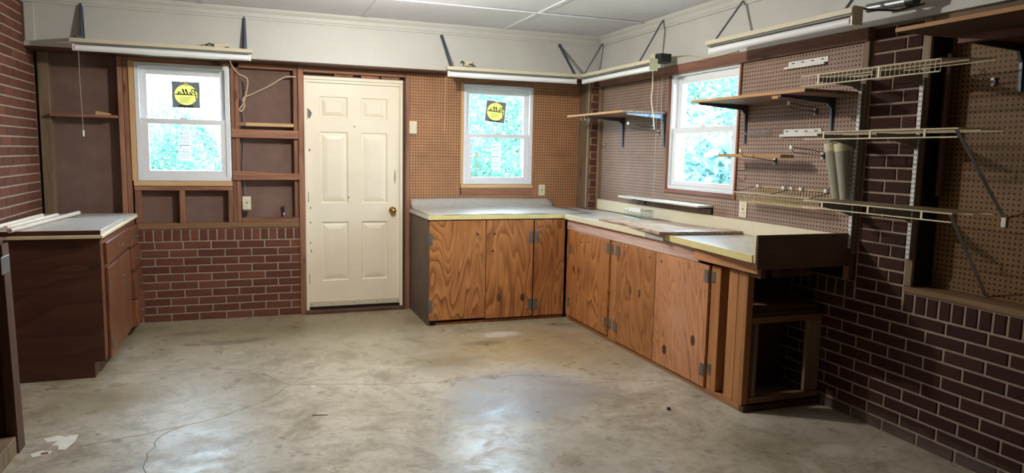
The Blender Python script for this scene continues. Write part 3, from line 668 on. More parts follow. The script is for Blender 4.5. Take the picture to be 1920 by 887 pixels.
# left cabinet
lc=thing('base_cabinet',(-1.61,-.73,0),'dark stained cabinet with drawers beside the brick base on the left','cabinet')
LX=-1.29
MB().prism([(XL+.012,.0),(LX-.06,.0),(LX-.06,.10),(LX,.10),(LX,.879),(XL+.012,.879)],1,-1.452,-1.434).build('side_panel','ply_dark',lc)
MB().box(XL+.012,LX-.001,-1.433,-.03,.10,.879).box(XL+.012,LX-.06,-1.433,-.03,0,.10).build('carcass','ply_cab',lc)
def front(nm,a,b,z0,z1,o=0,mat='ply_cab'): 
    f=bx(nm,mat,lc,LX+.0005,LX+.018+o,a,b,z0,z1,.003); return f
f=front('drawer',-1.345,-.475,.70,.838); 
def pull(par,y,z,vert=False,o=0):
    x=LX+.018+o
    pts=[(x,y,z-.045),(x+.025,y,z-.035),(x+.025,y,z+.035),(x,y,z+.045)] if vert else [(x,y-.045,z),(x+.022,y-.035,z),(x+.022,y+.035,z),(x,y+.045,z)]
    MB().tube(pts,.004,6).build('pull','hinge',par,0,True)
pull(f,-.9,.77)
f=front('door',-1.335,-.905,.085,.675); MB().box(LX+.0186,LX+.022,-1.33,-1.30,.55,.62).build('hinge','hinge',f); MB().box(LX+.0186,LX+.022,-1.33,-1.30,.14,.21).build('hinge','hinge',f)
f=front('door',-.90,-.455,.085,.675); pull(f,-.83,.50,True)
for k,(a,b) in enumerate(((.685,.828),(.507,.668),(.292,.488),(.075,.278))): 
    o=.004+.009*k; f=front('drawer',-.435,-.035,a,b,o); pull(f,-.235,(a+b)/2,False,o)
tp=thing('worktop',(-1.6,-.73,.88),'pale worn worktop on the dark left cabinet','worktop')
bx('base_board','cream_side',tp,XL+.012,-1.270,-1.475,-.012,.8805,.900,.002); bx('top_board','lam_top',tp,XL+.012,-1.283,-1.455,-.60,.9005,.930,.002)
bx('top_edge','ply_dark',tp,XL+.012,-1.2835,-1.4575,-1.4555,.9005,.929)
bx('rear_board','lam_top',tp,XL+.012,-1.276,-.598,-.012,.9005,.912,.002)
for k,(p,q_,r) in enumerate((((-1.846,-1.44,.947),(-1.80,-.56,.947),.015),((-1.79,-1.40,.947),(-1.715,-.53,.947),.013),((-1.728,-1.56,.9455),(-1.62,-.33,.9455),.0145))):
    o=MB().tube([p,tuple(p[i]+(q_[i]-p[i])*.5 for i in range(3)),q_],r,12).build('wooden_pole','polewood',None,0,True)
    tag(o,('pale round wooden pole nearest the brick wall on the left worktop','pale round wooden pole between two others on the left worktop','longest pale round wooden pole on the left worktop')[k],'pole','round poles on the left worktop')
# near-left frame cabinet
nc=thing('workbench',(-1.7,-3.1,0),'dark open workbench frame with a metal plate at the left edge','workbench')
MB().hexa([(-1.50,-2.60,0),(-1.46,-2.60,0),(-1.46,-2.505,0),(-1.50,-2.505,0),(-1.515,-2.60,.99),(-1.477,-2.60,.99),(-1.477,-2.505,.99),(-1.515,-2.505,.99)]).build('post','dark_z',nc)
bx('bottom_rail','grey_z',nc,-1.53,-1.468,-3.6,-2.602,.0,.085,.003); bx('top_rail','dark_z',nc,-1.55,-1.50,-3.6,-2.602,.93,.99,.003)
bx('metal_plate','steel',nc,-1.4765,-1.4735,-2.63,-2.512,.855,.935,.001)
bx('back_panel','dark_z',nc,-1.92,-1.90,-3.6,-2.52,.0,.99); bx('end_panel','dark_z',nc,-1.899,-1.52,-2.54,-2.52,.0,.99); bx('end_panel','dark_z',nc,-1.899,-1.54,-3.6,-3.58,.0,.99); bx('top','dark_z',nc,-1.925,-1.50,-3.62,-2.50,.991,1.012,.003)
bx('inner_panel','dark_z',nc,-1.60,-1.585,-3.57,-2.55,.01,.98)

# ------------------------------------------------------------------ items on counters
bk=thing('wire_basket',(2.64,-1.19,.93),'small chrome wire basket on the side counter against the splash','basket')
bx0,bx1,by0,by1,bz0,bz1=2.585,2.695,-1.33,-1.06,.934,1.0
MB().tube([(bx0,by0,bz1),(bx1,by0,bz1),(bx1,by1,bz1),(bx0,by1,bz1)],.0025,6,True).build('rim','wire_c',bk); MB().tube([(bx0,by0,bz0),(bx1,by0,bz0),(bx1,by1,bz0),(bx0,by1,bz0)],.0025,6,True).build('base_ring','wire_c',bk)
mb=MB()
for i in range(14):
    y=by0+(by1-by0)*i/13
    for x in (bx0,bx1): mb.tube([(x,y,bz0),(x,y,bz1)],.0012,5)
    mb.tube([(bx0,y,bz0),(bx1,y,bz0)],.0012,5)
for i in range(6):
    x=bx0+(bx1-bx0)*i/5
    for y in (by0,by1): mb.tube([(x,y,bz0),(x,y,bz1)],.0012,5)
tag(mb.build('wire_grid','wire_c',bk),None,kind='stuff'); bx('lip','white',bk,bx0-.004,bx0+.0,-1.32,-1.13,.985,1.02,.001)
z0=.9315
o=MB().prism([(2.165,-1.395),(2.56,-1.47),(2.64,-1.74),(2.172,-1.70)],2,z0,z0+.018).build('plank','ply_top'); tag(o,'short bleached plank at the far end of the counter pile','plank','loose planks on the side counter')
o=MB().prism([(2.170,-1.705),(2.645,-1.745),(2.690,-2.30),(2.13,-2.325)],2,z0,z0+.018).build('plank','ply_top'); tag(o,'large bleached plank lying in the middle of the side counter','plank','loose planks on the side counter')
o=MB().prism([(2.10,-2.33),(2.69,-2.306),(2.696,-2.47),(2.085,-2.41)],2,z0+.0065,z0+.025).build('plank','ply_top'); tag(o,'narrow plank bridging onto the yellow edged counter piece','plank','loose planks on the side counter')
o=MB().prism([(2.60,-1.36),(2.697,-1.38),(2.697,-1.60),(2.63,-1.58)],2,z0+.0,z0+.010).build('board_offcut','dark_z'); tag(o,'small dark board offcut against the cream splash','offcut')

# ------------------------------------------------------------------ light fixtures
def fixture(along,p,length,zt,label,hang,cord=None,endplate=None):
    """along 'x': p=(x0,y); 'y': p=(x,y0 far) runs toward -y. zt = top of housing"""
    if along=='x': loc=(p[0]+length/2,p[1],zt-.05)
    else: loc=(p[0],p[1]-length/2,zt-.05)
    R=thing('fluorescent_light',loc,label,'light fixture','strip lights below the soffit')
    def b(nm,mat,a,b_,w0,w1,c,d,bev=.002):
        if along=='x': return bx(nm,mat,R,p[0]+a,p[0]+b_,p[1]+w0,p[1]+w1,c,d,bev)
        return bx(nm,mat,R,p[0]+w0,p[0]+w1,p[1]-a,p[1]-b_,c,d,bev)
    b('housing','beige',0,length,-.036,.036,zt-.028,zt); b('reflector','grey',.01,length-.01,-.024,.024,zt-.038,zt-.029)
    zc=zt-.063
    pts=[(p[0]+.03,p[1],zc),(p[0]+length-.03,p[1],zc)] if along=='x' else [(p[0],p[1]-.03,zc),(p[0],p[1]-length+.03,zc)]
    tb=MB().tube(pts,.0225,16).build('tube','tube',R,0,True)
    for e in (.012,length-.029): b('socket','white',e,e+.017,-.015,.015,zt-.085,zt-.027)
    if endplate: b('end_plate','beige',length+.001,length+.004,-.034,.034,zt-.085,zt+.006)
    for h in hang:
        mb=MB(); mb.beam(h[0],h[1],*h[2:]); mb.build('hanger','dsteel' if len(h)<5 else 'bsteel',R)
    if cord:
        o=MB().tube(cord[0],.0013,5).build('pull_cord','cable',R); 
        if cord[1]: bx('cord_pull','white',o,cord[0][-1][0]-.006,cord[0][-1][0]+.006,cord[0][-1][1]-.006,cord[0][-1][1]+.006,cord[0][-1][2]-.045,cord[0][-1][2],.003)
    return R
f1=fixture('x',(-1.60,-.42),1.225,2.205,'white strip light above the left window',[],([(-1.555,-.40,2.13),(-1.556,-.40,1.95),(-1.552,-.40,1.74),(-1.549,-.40,1.555)],True))
for x,zt in ((-1.556,2.515),(-.431,2.487)):
    h=MB().prism([(-.236,zt),(-.247,zt),(-.30,2.235),(-.47,2.216),(-.47,2.2065),(-.236,2.2065)],0,x-.007,x+.007).build('bracket','bsteel',f1)
    MB().beam((x,-.2385,zt),(x,-.2385,2.207),.02,.004,(0,1,0),.036).build('bracket_leg','bsteel',f1)
f2=fixture('x',(1.165,-.45),1.225,2.168,'white strip light above the middle window',[((1.176,-.238,2.45),(1.219,-.40,2.172),.026,.004,(0,1,0)),((2.296,-.238,2.45),(2.375,-.42,2.172),.026,.004,(0,1,0))],([(1.161,-.45,2.09),(1.158,-.45,1.85),(1.155,-.45,1.608)],False))
MB().beam((1.176,-.2385,2.46),(1.176,-.2385,2.43),.026,.004,(0,1,0)).build('hanger_tab','dsteel',f2); MB().beam((2.296,-.2385,2.46),(2.296,-.2385,2.43),.026,.004,(0,1,0)).build('hanger_tab','dsteel',f2)
f3=fixture('y',(2.47,-.39),1.225,2.176,'white strip light by the corner over the first side shelf',[((2.715,-.30,2.50),(2.47,-.42,2.179),.004,.022,(0,1,0)),((2.685,-1.37,2.52),(2.47,-1.40,2.179),.004,.022,(0,1,0))],None,True)
f4=fixture('y',(2.45,-2.335),1.225,2.205,'white strip light above the side pegboard next to the brick pier',[((2.70,-2.335,2.49),(2.45,-2.40,2.208),.004,.022,(0,1,0)),((2.70,-3.45,2.49),(2.45,-3.48,2.208),.004,.022,(0,1,0))],None,True)
f5=thing('fluorescent_light',(2.62,-3.6,2.2),'short silvery tube light with black end cap above the brick pier','light fixture')
MB().tube([(2.62,-3.46,2.232),(2.62,-3.70,2.225)],.022,16).build('tube','steel',f5,0,True); MB().tube([(2.62,-3.701,2.225),(2.62,-3.75,2.224)],.028,16).build('end_cap','black',f5,0,True); bx('mount','white',f5,2.642,2.718,-3.60,-3.56,2.215,2.245)
MB().tube([(2.49,-3.50,2.225),(2.53,-3.56,2.20),(2.60,-3.66,2.185),(2.64,-3.78,2.20)],.005,6).build('lead','black',f5)
for nm,(x0,x1,z0,z1),lab in (('junction_box',(-.655,-.545,2.215,2.258),'cream junction box on the soffit behind the left strip light'),('junction_box',(1.376,1.44,2.205,2.245),'cream junction box on the soffit behind the middle strip light')):
    R=thing(nm,((x0+x1)/2,-.25,z0),lab,'junction box'); bx('box','beige',R,x0,x1,-.285,-.236,z0,z1,.003); MB().tube([(x1-.03,-.286,z0+.012),(x1-.01,-.30,z0+.012),(x1+.02,-.31,z0-.002)],.005,6).build('lead','black',R)
    MB().tube([(x0-.055,-.345,z0+.012),(x0-.03,-.29,z0+.035),(x0-.005,-.28,z0+.02)],.006,6).build('lead','black',R)
R=thing('junction_box',(2.62,-1.5,2.17),'black and beige junction box hanging at the end of the corner strip light','junction box'); bx('box','black',R,2.56,2.66,-1.56,-1.48,2.165,2.235,.003); bx('cover','beige',R,2.56,2.66,-1.478,-1.40,2.17,2.245,.003); MB().tube([(2.50,-1.38,2.185),(2.55,-1.45,2.20),(2.60,-1.479,2.20)],.006,6).build('lead','black',R)
def cable(pts,r,mat,label,cat='cable',par=None):
    P_=[Vector(p) for p in pts]; out=[]
    for i in range(len(P_)-1):
        p0=P_[max(i-1,0)];p1=P_[i];p2=P_[i+1];p3=P_[min(i+2,len(P_)-1)]
        for k in range(6):
            t=k/6; out.append(.5*((2*p1)+(p2-p0)*t+(2*p0-5*p1+4*p2-p3)*t*t+(3*p1-p0-3*p2+p3)*t**3))
    out.append(P_[-1]); return tag(MB().tube(out,r,6).build('cable',mat,par,0,True),label,None if par else cat)
cable([(2.60,-1.39,2.16),(2.60,-1.395,2.0),(2.60,-1.385,1.90),(2.605,-1.42,1.75),(2.61,-1.43,1.66)],.005,'cable','cream cable hanging from the corner strip light')
cable([(2.66,-1.43,2.16),(2.665,-1.43,1.9),(2.66,-1.455,1.65),(2.66,-1.435,1.45),(2.655,-1.39,1.40),(2.66,-1.405,1.17)],.0025,'cable_g','thin grey cord hanging beside the wide window')
cable([(2.66,-1.57,2.22),(2.70,-1.72,2.21),(2.715,-1.95,2.165),(2.705,-2.3,2.168)],.005,'cable','cream cable running along the fascia over the wide window')
cable([(-.545,-.30,2.19),(-.54,-.03,2.13),(-.49,-.012,2.06),(-.42,-.012,2.02),(-.425,.03,1.93),(-.45,.04,1.83),(-.485,.03,1.77),(-.47,.03,1.755),(-.445,.03,1.80),(-.455,.035,1.86),(-.38,.03,1.90),(-.25,.02,1.97),(-.12,.0,2.05),(-.03,-.004,2.055)],.006,'cable','cream cable looped between studs left of the door','cable',wb)
cable([(-.475,.03,2.03),(-.47,.045,1.85),(-.455,.06,1.70),(-.46,.07,1.50),(-.47,.06,1.28),(-.46,.05,1.15),(-.45,.04,1.06)],.005,'cable_g','grey cable running down to the outlet left of the door','cable',wb)
cable([(2.612,-.245,2.13),(2.61,-.247,1.9),(2.607,-.247,1.6),(2.605,-.247,1.2),(2.607,-.247,.94)],.003,'cable','thin pale cord down the corner pilaster')
# outlets, switch
def plate(name,side,u0,u1,z0,z1,plane,label,cat,switch=False):
    R=thing(name,((u0+u1)/2,plane,z0) if side=='b' else (plane,(u0+u1)/2,z0),label,cat)
    def b(nm,mat,a,b_,w0,w1,c,d,bev=.001): return bx(nm,mat,R,a,b_,plane-w1,plane-w0,c,d,bev) if side=='b' else bx(nm,mat,R,plane-w1,plane-w0,a,b_,c,d,bev)
    b('plate','almond',u0,u1,.001,.007,z0,z1,.002); um=(u0+u1)/2; zm=(z0+z1)/2
    if switch: b('toggle_slot','white',um-.008,um+.008,.0072,.009,zm-.016,zm+.016); b('toggle','almond',um-.004,um+.004,.009,.018,zm-.002,zm+.010)
    else:
        for s in (-1,1):
            b('receptacle','white',um-.016,um+.016,.0072,.010,zm+s*.026-.014,zm+s*.026+.014)
            for t in (-1,1): b('slot','ink',um+t*.006-.0015,um+t*.006+.0015,.0101,.0106,zm+s*.026-.006,zm+s*.026+.006,0)
        b('centre_plate','ink',um-.005,um+.005,.0072,.008,zm-.006,zm+.006,0)
    return R
R=plate('wall_outlet','b',-.479,-.411,.932,1.045,-.01,'almond outlet on the studs left of the door','outlet'); bx('box','grey',R,-.47,-.42,-.0095,.05,.92,1.03)
plate('wall_outlet','b',2.218,2.283,1.046,1.153,0,'almond outlet in the pegboard right of the middle window','outlet')
plate('wall_outlet','r',-2.45,-2.371,1.045,1.16,PX,'almond outlet below the wide window by the wire basket','outlet')
R=plate('light_switch','b',.941,1.008,1.608,1.72,-.013,'almond light switch right of the door','light switch',True); bx('box','grey',R,.953,.995,-.0125,-.0005,1.59,1.607)
# left-bay shelf
o=bx('ledge_shelf','stud_x',None,-1.837,-1.38,-.06,.088,1.662,1.684,.003); tag(o,'narrow wooden ledge shelf between studs at the left corner','shelf')
o=MB().hexa([(-1.53,-.035,1.6845),(-1.43,-.035,1.6845),(-1.43,.0,1.6845),(-1.53,.0,1.6845),(-1.53,-.03,1.714),(-1.43,-.03,1.697),(-1.43,.0,1.697),(-1.53,0,1.714)]).build('wood_block','new_x'); tag(o,'small wedge of pale wood on the ledge shelf','wood block')
R=thing('hose_valve',(-.148,.06,.87),'small dark hose valve with chrome tip in the stud bay','valve'); MB().tube([(-.152,.089,.945),(-.150,.06,.94),(-.147,.055,.90)],.009,8).build('body','black',R,0,True); MB().lathe([(0,.011),(.02,.012),(.028,.006)],(-.146,.052,.872),2,10).build('tip','steel',R,0,True); bx('handle','rust',R,-.17,-.13,.055,.062,.948,.956)
R=bx('pipe_stub','white',None,-1.40,-1.381,.02,.05,.93,.99,.002) if 0 else None

# ------------------------------------------------------------------ wall shelves
def lbracket(R,y,z,depth,drop,mat='bsteel'):
    x=PX-.001
    g=MB().prism([(x,z),(x-depth,z),(x-depth,z-.012),(x-.05,z-.034),(x-.018,z-.06),(x-.008,z-drop),(x,z-drop)],1,y-.007,y+.007).build('bracket',mat,R)
    MB().box(x-.0035,x,y-.014,y+.014,z-drop-.01,z).build('bracket_leg',mat,g)
R=thing('wall_shelf',(2.53,-.9,1.78),'wooden wall shelf on two brackets left of the wide window','shelf'); bx('board','ply_y',R,2.329,2.738,-1.413,-.385,1.785,1.803,.002); bx('front_edge','ply_edge',R,2.326,2.3288,-1.413,-.385,1.786,1.802)
lbracket(R,-.705,1.784,.36,.255); lbracket(R,-1.385,1.784,.36,.255)
for y in (-.60,-.68): MB().tube([(2.36,y,1.7845),(2.36,y,1.765),(2.365,y,1.752),(2.375,y,1.757)],.002,5).build('cup_hook','wire_w',R)
R=thing('wall_shelf',(2.54,-2.84,1.79),'wooden wall shelf on two brackets right of the wide window','shelf'); bx('board','ply_y',R,2.345,2.738,-3.352,-2.323,1.802,1.820,.002); bx('front_edge','ply_edge',R,2.342,2.3448,-3.352,-2.323,1.803,1.819)
lbracket(R,-2.39,1.801,.385,.25); lbracket(R,-3.15,1.801,.385,.25); bx('cleat','ply_edge',R,2.36,2.385,-3.13,-3.08,1.782,1.8015)
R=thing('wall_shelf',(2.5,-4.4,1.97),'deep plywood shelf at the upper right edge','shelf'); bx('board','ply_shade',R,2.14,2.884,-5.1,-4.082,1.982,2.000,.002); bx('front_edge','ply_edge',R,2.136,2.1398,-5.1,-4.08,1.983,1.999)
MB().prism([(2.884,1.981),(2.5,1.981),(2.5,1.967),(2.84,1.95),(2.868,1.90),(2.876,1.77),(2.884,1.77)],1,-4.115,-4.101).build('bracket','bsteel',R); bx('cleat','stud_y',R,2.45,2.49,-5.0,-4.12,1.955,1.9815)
R=thing('narrow_shelf',(2.67,-1.48,1.05),'narrow white shelf under the wide window','shelf'); bx('board','white',R,2.604,2.738,-2.077,-.89,1.086,1.103,.003)
for y in (-1.13,-2.06): MB().prism([(2.739,1.085),(2.61,1.085),(2.61,1.08),(2.73,1.07),(2.734,1.035),(2.739,1.035)],1,y-.008,y+.008).build('bracket','black',R)
# slotted standards
def standard(y,z0,z1,label,x=2.73):
    R=thing('slotted_standard',(x,y,z0),label,'shelf standard','slotted shelf standards on the brick pier'); bx('channel','grey',R,x-.004,x+.016,y-.011,y+.011,z0,z1)
    bx('face','white',R,x-.0055,x-.0041,y-.011,y+.011,z0,z1); mb=MB(); z=z0+.015
    while z<z1-.02:
        for s in (-1,1): mb.box(x-.0062,x-.0056,y+s*.0055-.0016,y+s*.0055+.0016,z,z+.013)
        z+=.024
    tag(mb.build('slots','ink',R),None,kind='stuff'); return R
standard(-3.366,.96,1.86,'slotted metal standard on the pegboard edge of the pier',2.711); standard(-3.727,.955,1.86,'slotted metal standard on the wooden post right of the pier',2.731)
# wire shelves
def wire_shelf(zt,xf,y0,y1,ladder,label,brace=None,tilt=0,ties=()):
    xb=2.698; R=thing('wire_shelf',((xf+xb)/2,(y0+y1)/2,zt-.05),label,'shelf','cream wire shelves on the brick pier')
    zf=zt-tilt; rr=.0028; zz=lambda x: zf+(zt-zf)*(x-xf)/(xb-xf)
    for nm,x,dz in (('front_rod',xf,0),('back_rod',xb,-.004),('middle_rod',(xf+xb)/2,-.004)): MB().tube([(x,y0,zz(x)+dz),(x,y1,zz(x)+dz)],rr if nm!='front_rod' else .0035,6).build(nm,'wire_w',R)
    lipd=.052 if ladder else .037
    MB().tube([(xf,y0,zf-lipd),(xf,y1,zf-lipd)],.0035,6).build('lip_rod','wire_w',R)
    n=int(abs(y1-y0)/.0254); mb=MB()
    for i in range(n+1):
        y=y0+(y1-y0)*i/n; mb.tube([(xb,y,zt+.003),(xf,y,zf+.003)]+([(xf-.002,y,zf-lipd)] if ladder else []),.0014,5)
    tag(mb.build('deck_wires','wire_w',R),None,kind='stuff')
    for y in ties: bx('lip_tie','wire_w',R,xf-.003,xf+.002,y-.006,y+.006,zf-lipd,zf,.001)
    for y,xs in ((-3.366,2.704),(-3.727,2.724)):
        zc=zz(2.6)-.008
        MB().prism([(xs,zt-.010),(xf+.03,zf-.010),(xf+.03,zf-.025),(xs-.06,zt-.062),(xs,zt-.085)],1,y-.0025,y+.0025).build('bracket','grey',R)
    if brace:
        a=Vector((xf,y1+.01,zf-.004)); b=Vector(brace); MB().beam(a,b,.004,.016,(0,1,0)).build('brace','steel',R); 
        if brace[2]>.9: bx('wall_clip','white',R,2.876,2.8855,brace[1]-.012,brace[1]+.012,brace[2]-.05,brace[2]-.004,.002)
    return R
wire_shelf(1.905,2.364,-3.30,-4.12,True,'top wire shelf with a ladder lip on the pier',None,.02,(-3.42,-3.80))
wire_shelf(1.592,2.425,-3.28,-4.18,False,'middle wire shelf with long diagonal brace on the pier',(2.874,-4.095,1.20),0,(-3.42,-3.72,-4.02))
wire_shelf(1.224,2.448,-3.28,-4.17,False,'lowest wire shelf on the pier above the counter end',(2.88,-4.045,.815),0,(-3.42,-3.72,-4.02))
# white tracks
for k,(ya,yb,zt,lab) in enumerate(((-3.09,-2.765,2.043,'white slotted rail high on the side pegboard'),(-3.075,-2.76,1.63,'white slotted rail above the wood strip on the side pegboard'))):
    R=thing('slotted_rail',(PX,(ya+yb)/2,zt-.04),lab,'rail','white slotted rails'); bx('rail','white',R,PX-.006,PX-.0005,ya,yb,zt-.032,zt,.001); bx('flange','white',R,PX-.022,PX-.0065,ya+.015,yb+.02,zt-.045,zt-.03,.001)
    for i in range(4): bx('slot','ink',R,PX-.0068,PX-.0061,ya+.03+i*.08,ya+.055+i*.08,zt-.016,zt-.010)
# pegboard hooks
def hook(y,z,L,rise,label,x=PX,double=False,tagm=True):
    R=thing('pegboard_hook',(x,y,z),label,'hook','long pegboard hooks'); bx('back_plate','black',R,x-.008,x-.0005,y-.012,y+.012,z-.012,z+.018,.002); bx('clip','white',R,x-.016,x-.0085,y-.009,y+.009,z+.008,z+.02,.001); bx('clip','white',R,x-.016,x-.0085,y-.007,y+.007,z-.02,z-.010,.001)
    MB().tube([(x-.009,y,z),(x-L*.6,y,z+rise*.5),(x-L+.015,y,z+rise*.8),(x-L,y,z+rise+.012)],.0022,6).build('arm','black',R)
    if double: MB().tube([(x-.009,y,z+.022),(x-L*1.02,y,z+rise+.028)],.0022,6).build('arm','black',R)
    if tagm: bx('tag','white',R,x-L-.012,x-L-.009 if 0 else x-L-.004,y-.010,y+.010,z+rise+.016,z+rise+.038,.001)
hook(-1.213,1.686,.16,.012,'black hook nearer the shelf bracket left of the wide window',PX,False,False)
hook(-1.307,1.640,.29,.04,'black hook with white tag beside the wide window frame')
hook(-3.02,1.728,.20,.015,'double black hook under the right wooden shelf',PX,True)
hook(-3.103,1.470,.235,.018,'black hook with tag at the near end of the wood strip',PX,True)
hook(-2.701,1.432,.27,.035,'black hook with tag under the middle of the wood strip',PX,False)
hook(-3.981,1.826,.085,.006,'black and white hook on the recessed pegboard below the deep shelf',2.886,False,False)
def jhook(y,z,label,x=PX,L=.06):
    o=MB().tube([(x-.001,y,z),(x-.012,y,z),(x-.016,y,z-.03),(x-.03,y,z-.036),(x-L,y,z-.034),(x-L-.004,y,z-.018)],.002,6).build('wire_hook','black'); tag(o,label,'hook','small wire hooks on the pegboard')
jhook(-.40,1.56,'small wire hook on the pegboard by the corner pilaster'); jhook(-2.43,1.40,'small bent wire hook below the wood strip by the wide window',PX,.09); jhook(-2.43,1.33,'lowest small wire hook beside the wide window'); jhook(-3.92,1.885,'small wire hook on the recessed pegboard near the top wire shelf',2.886,.05)
R=thing('wire_tool_rack',(2.72,-2.535,1.595),'small grey wire tool rack on the pegboard','tool rack'); MB().tube([(PX-.004,-2.645,1.64),(PX-.004,-2.42,1.64)],.002,5).build('rail','steel',R); MB().tube([(PX-.035,-2.645,1.605),(PX-.035,-2.425,1.605)],.002,5).build('rail','steel',R)
mb=MB()
for i in range(9):
    y=-2.64+.026*i; mb.tube([(PX-.004,y,1.64),(PX-.004,y,1.605),(PX-.035,y,1.605),(PX-.035,y+.008,1.625)],.0015,5)
mb.build('loops','steel',R)
o=MB().box(PX-.20,PX-.10,-2.97,-2.37,1.453,1.472).build('wood_strip','ply_edge',None,.002); tag(o,'honey coloured wood strip lying on pegboard hooks','board')
o=bx('wood_strip','dark_z',None,PX-.19,PX-.05,-3.10,-2.975,1.4735,1.490,.002) if 0 else None
# gold basket
R=thing('wire_basket',(2.66,-2.86,1.16),'gold wire basket hung on the side pegboard','basket'); xa,xb_=2.565,PX-.006; ya,yb=-3.20,-2.525; zt,zb=1.263,1.165
MB().tube([(xb_,ya,zt),(xb_,yb,zt)],.0028,6).build('back_rim','wire_g',R); MB().tube([(xa,ya,zt-.036),(xa,yb,zt-.036)],.003,6).build('front_rim','wire_w',R)
for y in (ya,(ya+yb)/2,yb): MB().tube([(xb_,y,zt),(xa,y,zt-.036)],.0022,6).build('side_rim','dsteel',R)
mb=MB()
for i in range(29):
    y=ya+(yb-ya)*i/28; mb.tube([(xb_,y,zt),(xb_-.01,y,zb),(xa+.05,y,zb),(xa,y,zt-.036)],.0022,5)
for i in range(7): 
    x=xa+.05+(xb_-.06-xa)*i/6; mb.tube([(x,ya,zb),(x,yb,zb)],.0022,5)
for z in (zb+.03,zb+.06): mb.tube([(xb_-.004,ya,z),(xb_-.004,yb,z)],.0013,5)
tag(mb.build('mesh','wire_g',R),None,kind='stuff')
for y in (-2.56,-2.80,-2.87,-2.95,-3.15): bx('clip','white',R,PX-.02,PX-.007,y-.012,y+.012,zt-.006,zt+.014,.002)
# felt rolls
for k,(p,q_,r1,r2,lab) in enumerate((((2.660,-3.228,1.538),(2.668,-3.295,1.231),.034,.026,'grey felt roll with pale top standing left of its twin'),((2.660,-3.310,1.537),(2.668,-3.352,1.231),.040,.024,'grey felt roll with taped top next to the slotted standard'))):
    R=thing('felt_roll',q_,lab,'roll','grey rolls on the lowest wire shelf'); p=Vector(p); q_=Vector(q_); m_=p+(q_-p)*.14
    MB().tube([p,m_],r1+.0008,18,False,r1+.0008-(r1-r2)*.14).build('top_band','band',R,0,True); MB().tube([m_,q_],r1-(r1-r2)*.14,18,False,r2).build('roll','roll',R,0,True)
o=MB().tube([(2.83,-3.79,1.975),(2.83,-3.79,1.6),(2.83,-3.79,1.275)],.018,12).build('pipe','rust',None,0,True); tag(o,'upright rusty pipe in the recess beside the brick pier','pipe')
# floor bits
def bit(nm,pts,h,mat,label): o=MB().prism(pts,2,.0,h).build(nm,mat); tag(o,label,'debris')
bit('bolt_nut',[(1.823+.012*math.cos(k*1.047),-3.012+.012*math.sin(k*1.047)) for k in range(6)],.012,'ink','small black nut on the floor before the plywood cabinet')
bit('paper_scrap',[(-.09,-2.03),(-.06,-2.025),(-.058,-2.0),(-.088,-2.003)],.001,'flake','tiny white scrap on the floor crack')
bit('twig',[(-.12,-2.51),(-.04,-2.53),(-.04,-2.526),(-.12,-2.504)],.003,'ink','thin dark sliver on the middle of the floor')
bit('paper_scrap',[(-.10,-1.50),(-.02,-1.48),(-.02,-1.47),(-.10,-1.488)],.001,'flake','white strip on the floor in front of the door')

# ------------------------------------------------------------------ ceiling bulb (just above the picture)
R=thing('ceiling_bulb',(LAMP[0],LAMP[1],LAMP[2]),'bare bulb in a white holder on the ceiling','lamp')
MB().lathe([(0,.05),(-.02,.055),(-.045,.03)],(LAMP[0],LAMP[1],CE-.0135),2,20).build('holder','white',R,0,True)
tb=NT('bulb_glow'); em=tb.n('ShaderNodeEmission'); em.inputs[0].default_value=(1,.93,.82,1); em.inputs[1].default_value=30; tb.l(em.outputs[0],tb.out.inputs[0])
bl_=MB().lathe([(.048,.014),(.03,.018),(.012,.03),(-.01,.033),(-.028,.024),(-.034,.004)],(LAMP[0],LAMP[1],LAMP[2]),2,16).build('bulb',tb.m,R,0,True); bl_.visible_shadow=True
ld=bpy.data.lights.new('bulb_light','POINT'); ld.energy=LAMP_W; ld.color=(1,.955,.895); ld.shadow_soft_size=.04
lo=bpy.data.objects.new('bulb_light',ld); COL.objects.link(lo); lo.parent=R; lo.location=(0,0,-.085)

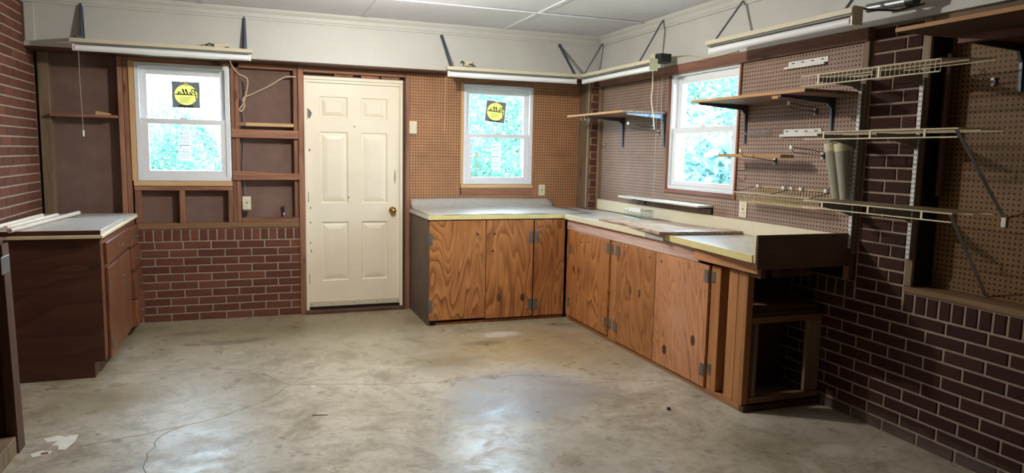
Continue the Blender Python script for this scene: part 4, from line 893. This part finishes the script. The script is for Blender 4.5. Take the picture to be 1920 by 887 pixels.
# ------------------------------------------------------------------ outside
g=bx('ground','soil',None,-30,30,.3,40,-.4,-.3); tag(g,'grass outside the windows','ground',kind='structure')
g=bx('ground','soil',None,3.2,30,-20,.29,-.4,-.3); tag(g,'ground outside the wide window','ground',kind='structure')
def leaf_cluster(name,rx,ry,h,n,mat,size,seed,z0=.2):
    rnd=random.Random(seed); mb=MB()
    for i in range(n):
        while True:
            x,y,z=rnd.uniform(-1,1),rnd.uniform(-1,1),rnd.uniform(-1,1); d=x*x+y*y+z*z
            if .25<d<1: break
        k=1+.18*math.sin(5*x+3*z)+.12*math.sin(7*y+5*z+seed)
        c=Vector((x*rx*k,y*ry*k,z0+(h-z0)*(.5+.5*z*k)))
        a=Vector((rnd.uniform(-1,1),rnd.uniform(-1,1),rnd.uniform(-.9,.4))).normalized(); b=a.orthogonal().normalized(); b.rotate(Matrix.Rotation(rnd.uniform(0,6.28),3,a)); L=size*rnd.uniform(.7,1.4)
        q=len(mb.v); mb.v+=[tuple(c),tuple(c+a*L*.5+b*L*.22),tuple(c+a*L),tuple(c+a*L*.5-b*L*.22)]; mb.f.append((q,q+1,q+2,q+3))
    me=bpy.data.meshes.new(name); me.from_pydata(mb.v,[],mb.f); me.materials.append(M[mat]); return me
stem=MB().tube([(0,0,-.3),(.03,.02,.6),(0,0,1.5)],.06,7).v
def shrub(me,x,y,label,sc=1,rz=0,cat='shrub'):
    R=thing('shrub',(x,y,-.3),label,cat,'shrubs outside the windows'); o=bpy.data.objects.new('foliage',me); COL.objects.link(o); o.parent=R; o.scale=(sc,sc,sc); o.rotation_euler.z=rz
    MB().tube([(x,y,-.3),(x+.03,y+.02,.5),(x,y,1.4*sc)],.05,7).build('stem','bark',R)
a=leaf_cluster('foliage_dense',1.5,1.0,3.4,5200,'leaf',.13,1); b=leaf_cluster('foliage_tall',1.6,1.3,3.6,4200,'leaf',.16,2); c=leaf_cluster('foliage_long',1.0,.9,2.4,2600,'leaf2',.22,3)
for k,(me,x,y,sc,rz,lab) in enumerate([(a,3.9,7.4,1.05,0,'dense shrub filling the middle window'),(a,10.3,9.3,1.6,1.57,'dense shrub standing left behind the fence boards'),(b,5.6,12.6,1.3,.5,'taller shrub behind the dense one'),
    (b,-4.6,9.0,.80,.3,'tall shrub at the left side of the left window view'),(a,-1.9,9.5,.70,2.0,'low shrub in the middle of the left window view'),(a,.45,9.6,.72,.9,'low dense shrub at the right side of the left window view'),(b,-2.2,16.,.80,.2,'distant shrub low in the left window'),(b,-7.0,15.,1.3,.2,'distant shrub at the far left behind the window'),
    (c,5.35,1.5,.88,0,'long leaved bush low outside the wide window'),(b,11.6,4.6,1.1,2.2,'big tree like shrub right of the fence boards')]): shrub(me,x,y,lab,sc,rz)
R=thing('fence',(7.4,5.3,-.3),'white board fence piece outside the wide window','fence')
for i in range(3): bx('board','fence',R,7.40+.10*i,7.49+.10*i,5.3,5.33,-.3,2.12-.05*i,.003)
bx('rail','fence',R,7.36,7.74,5.335,5.36,1.80,1.90,.003)
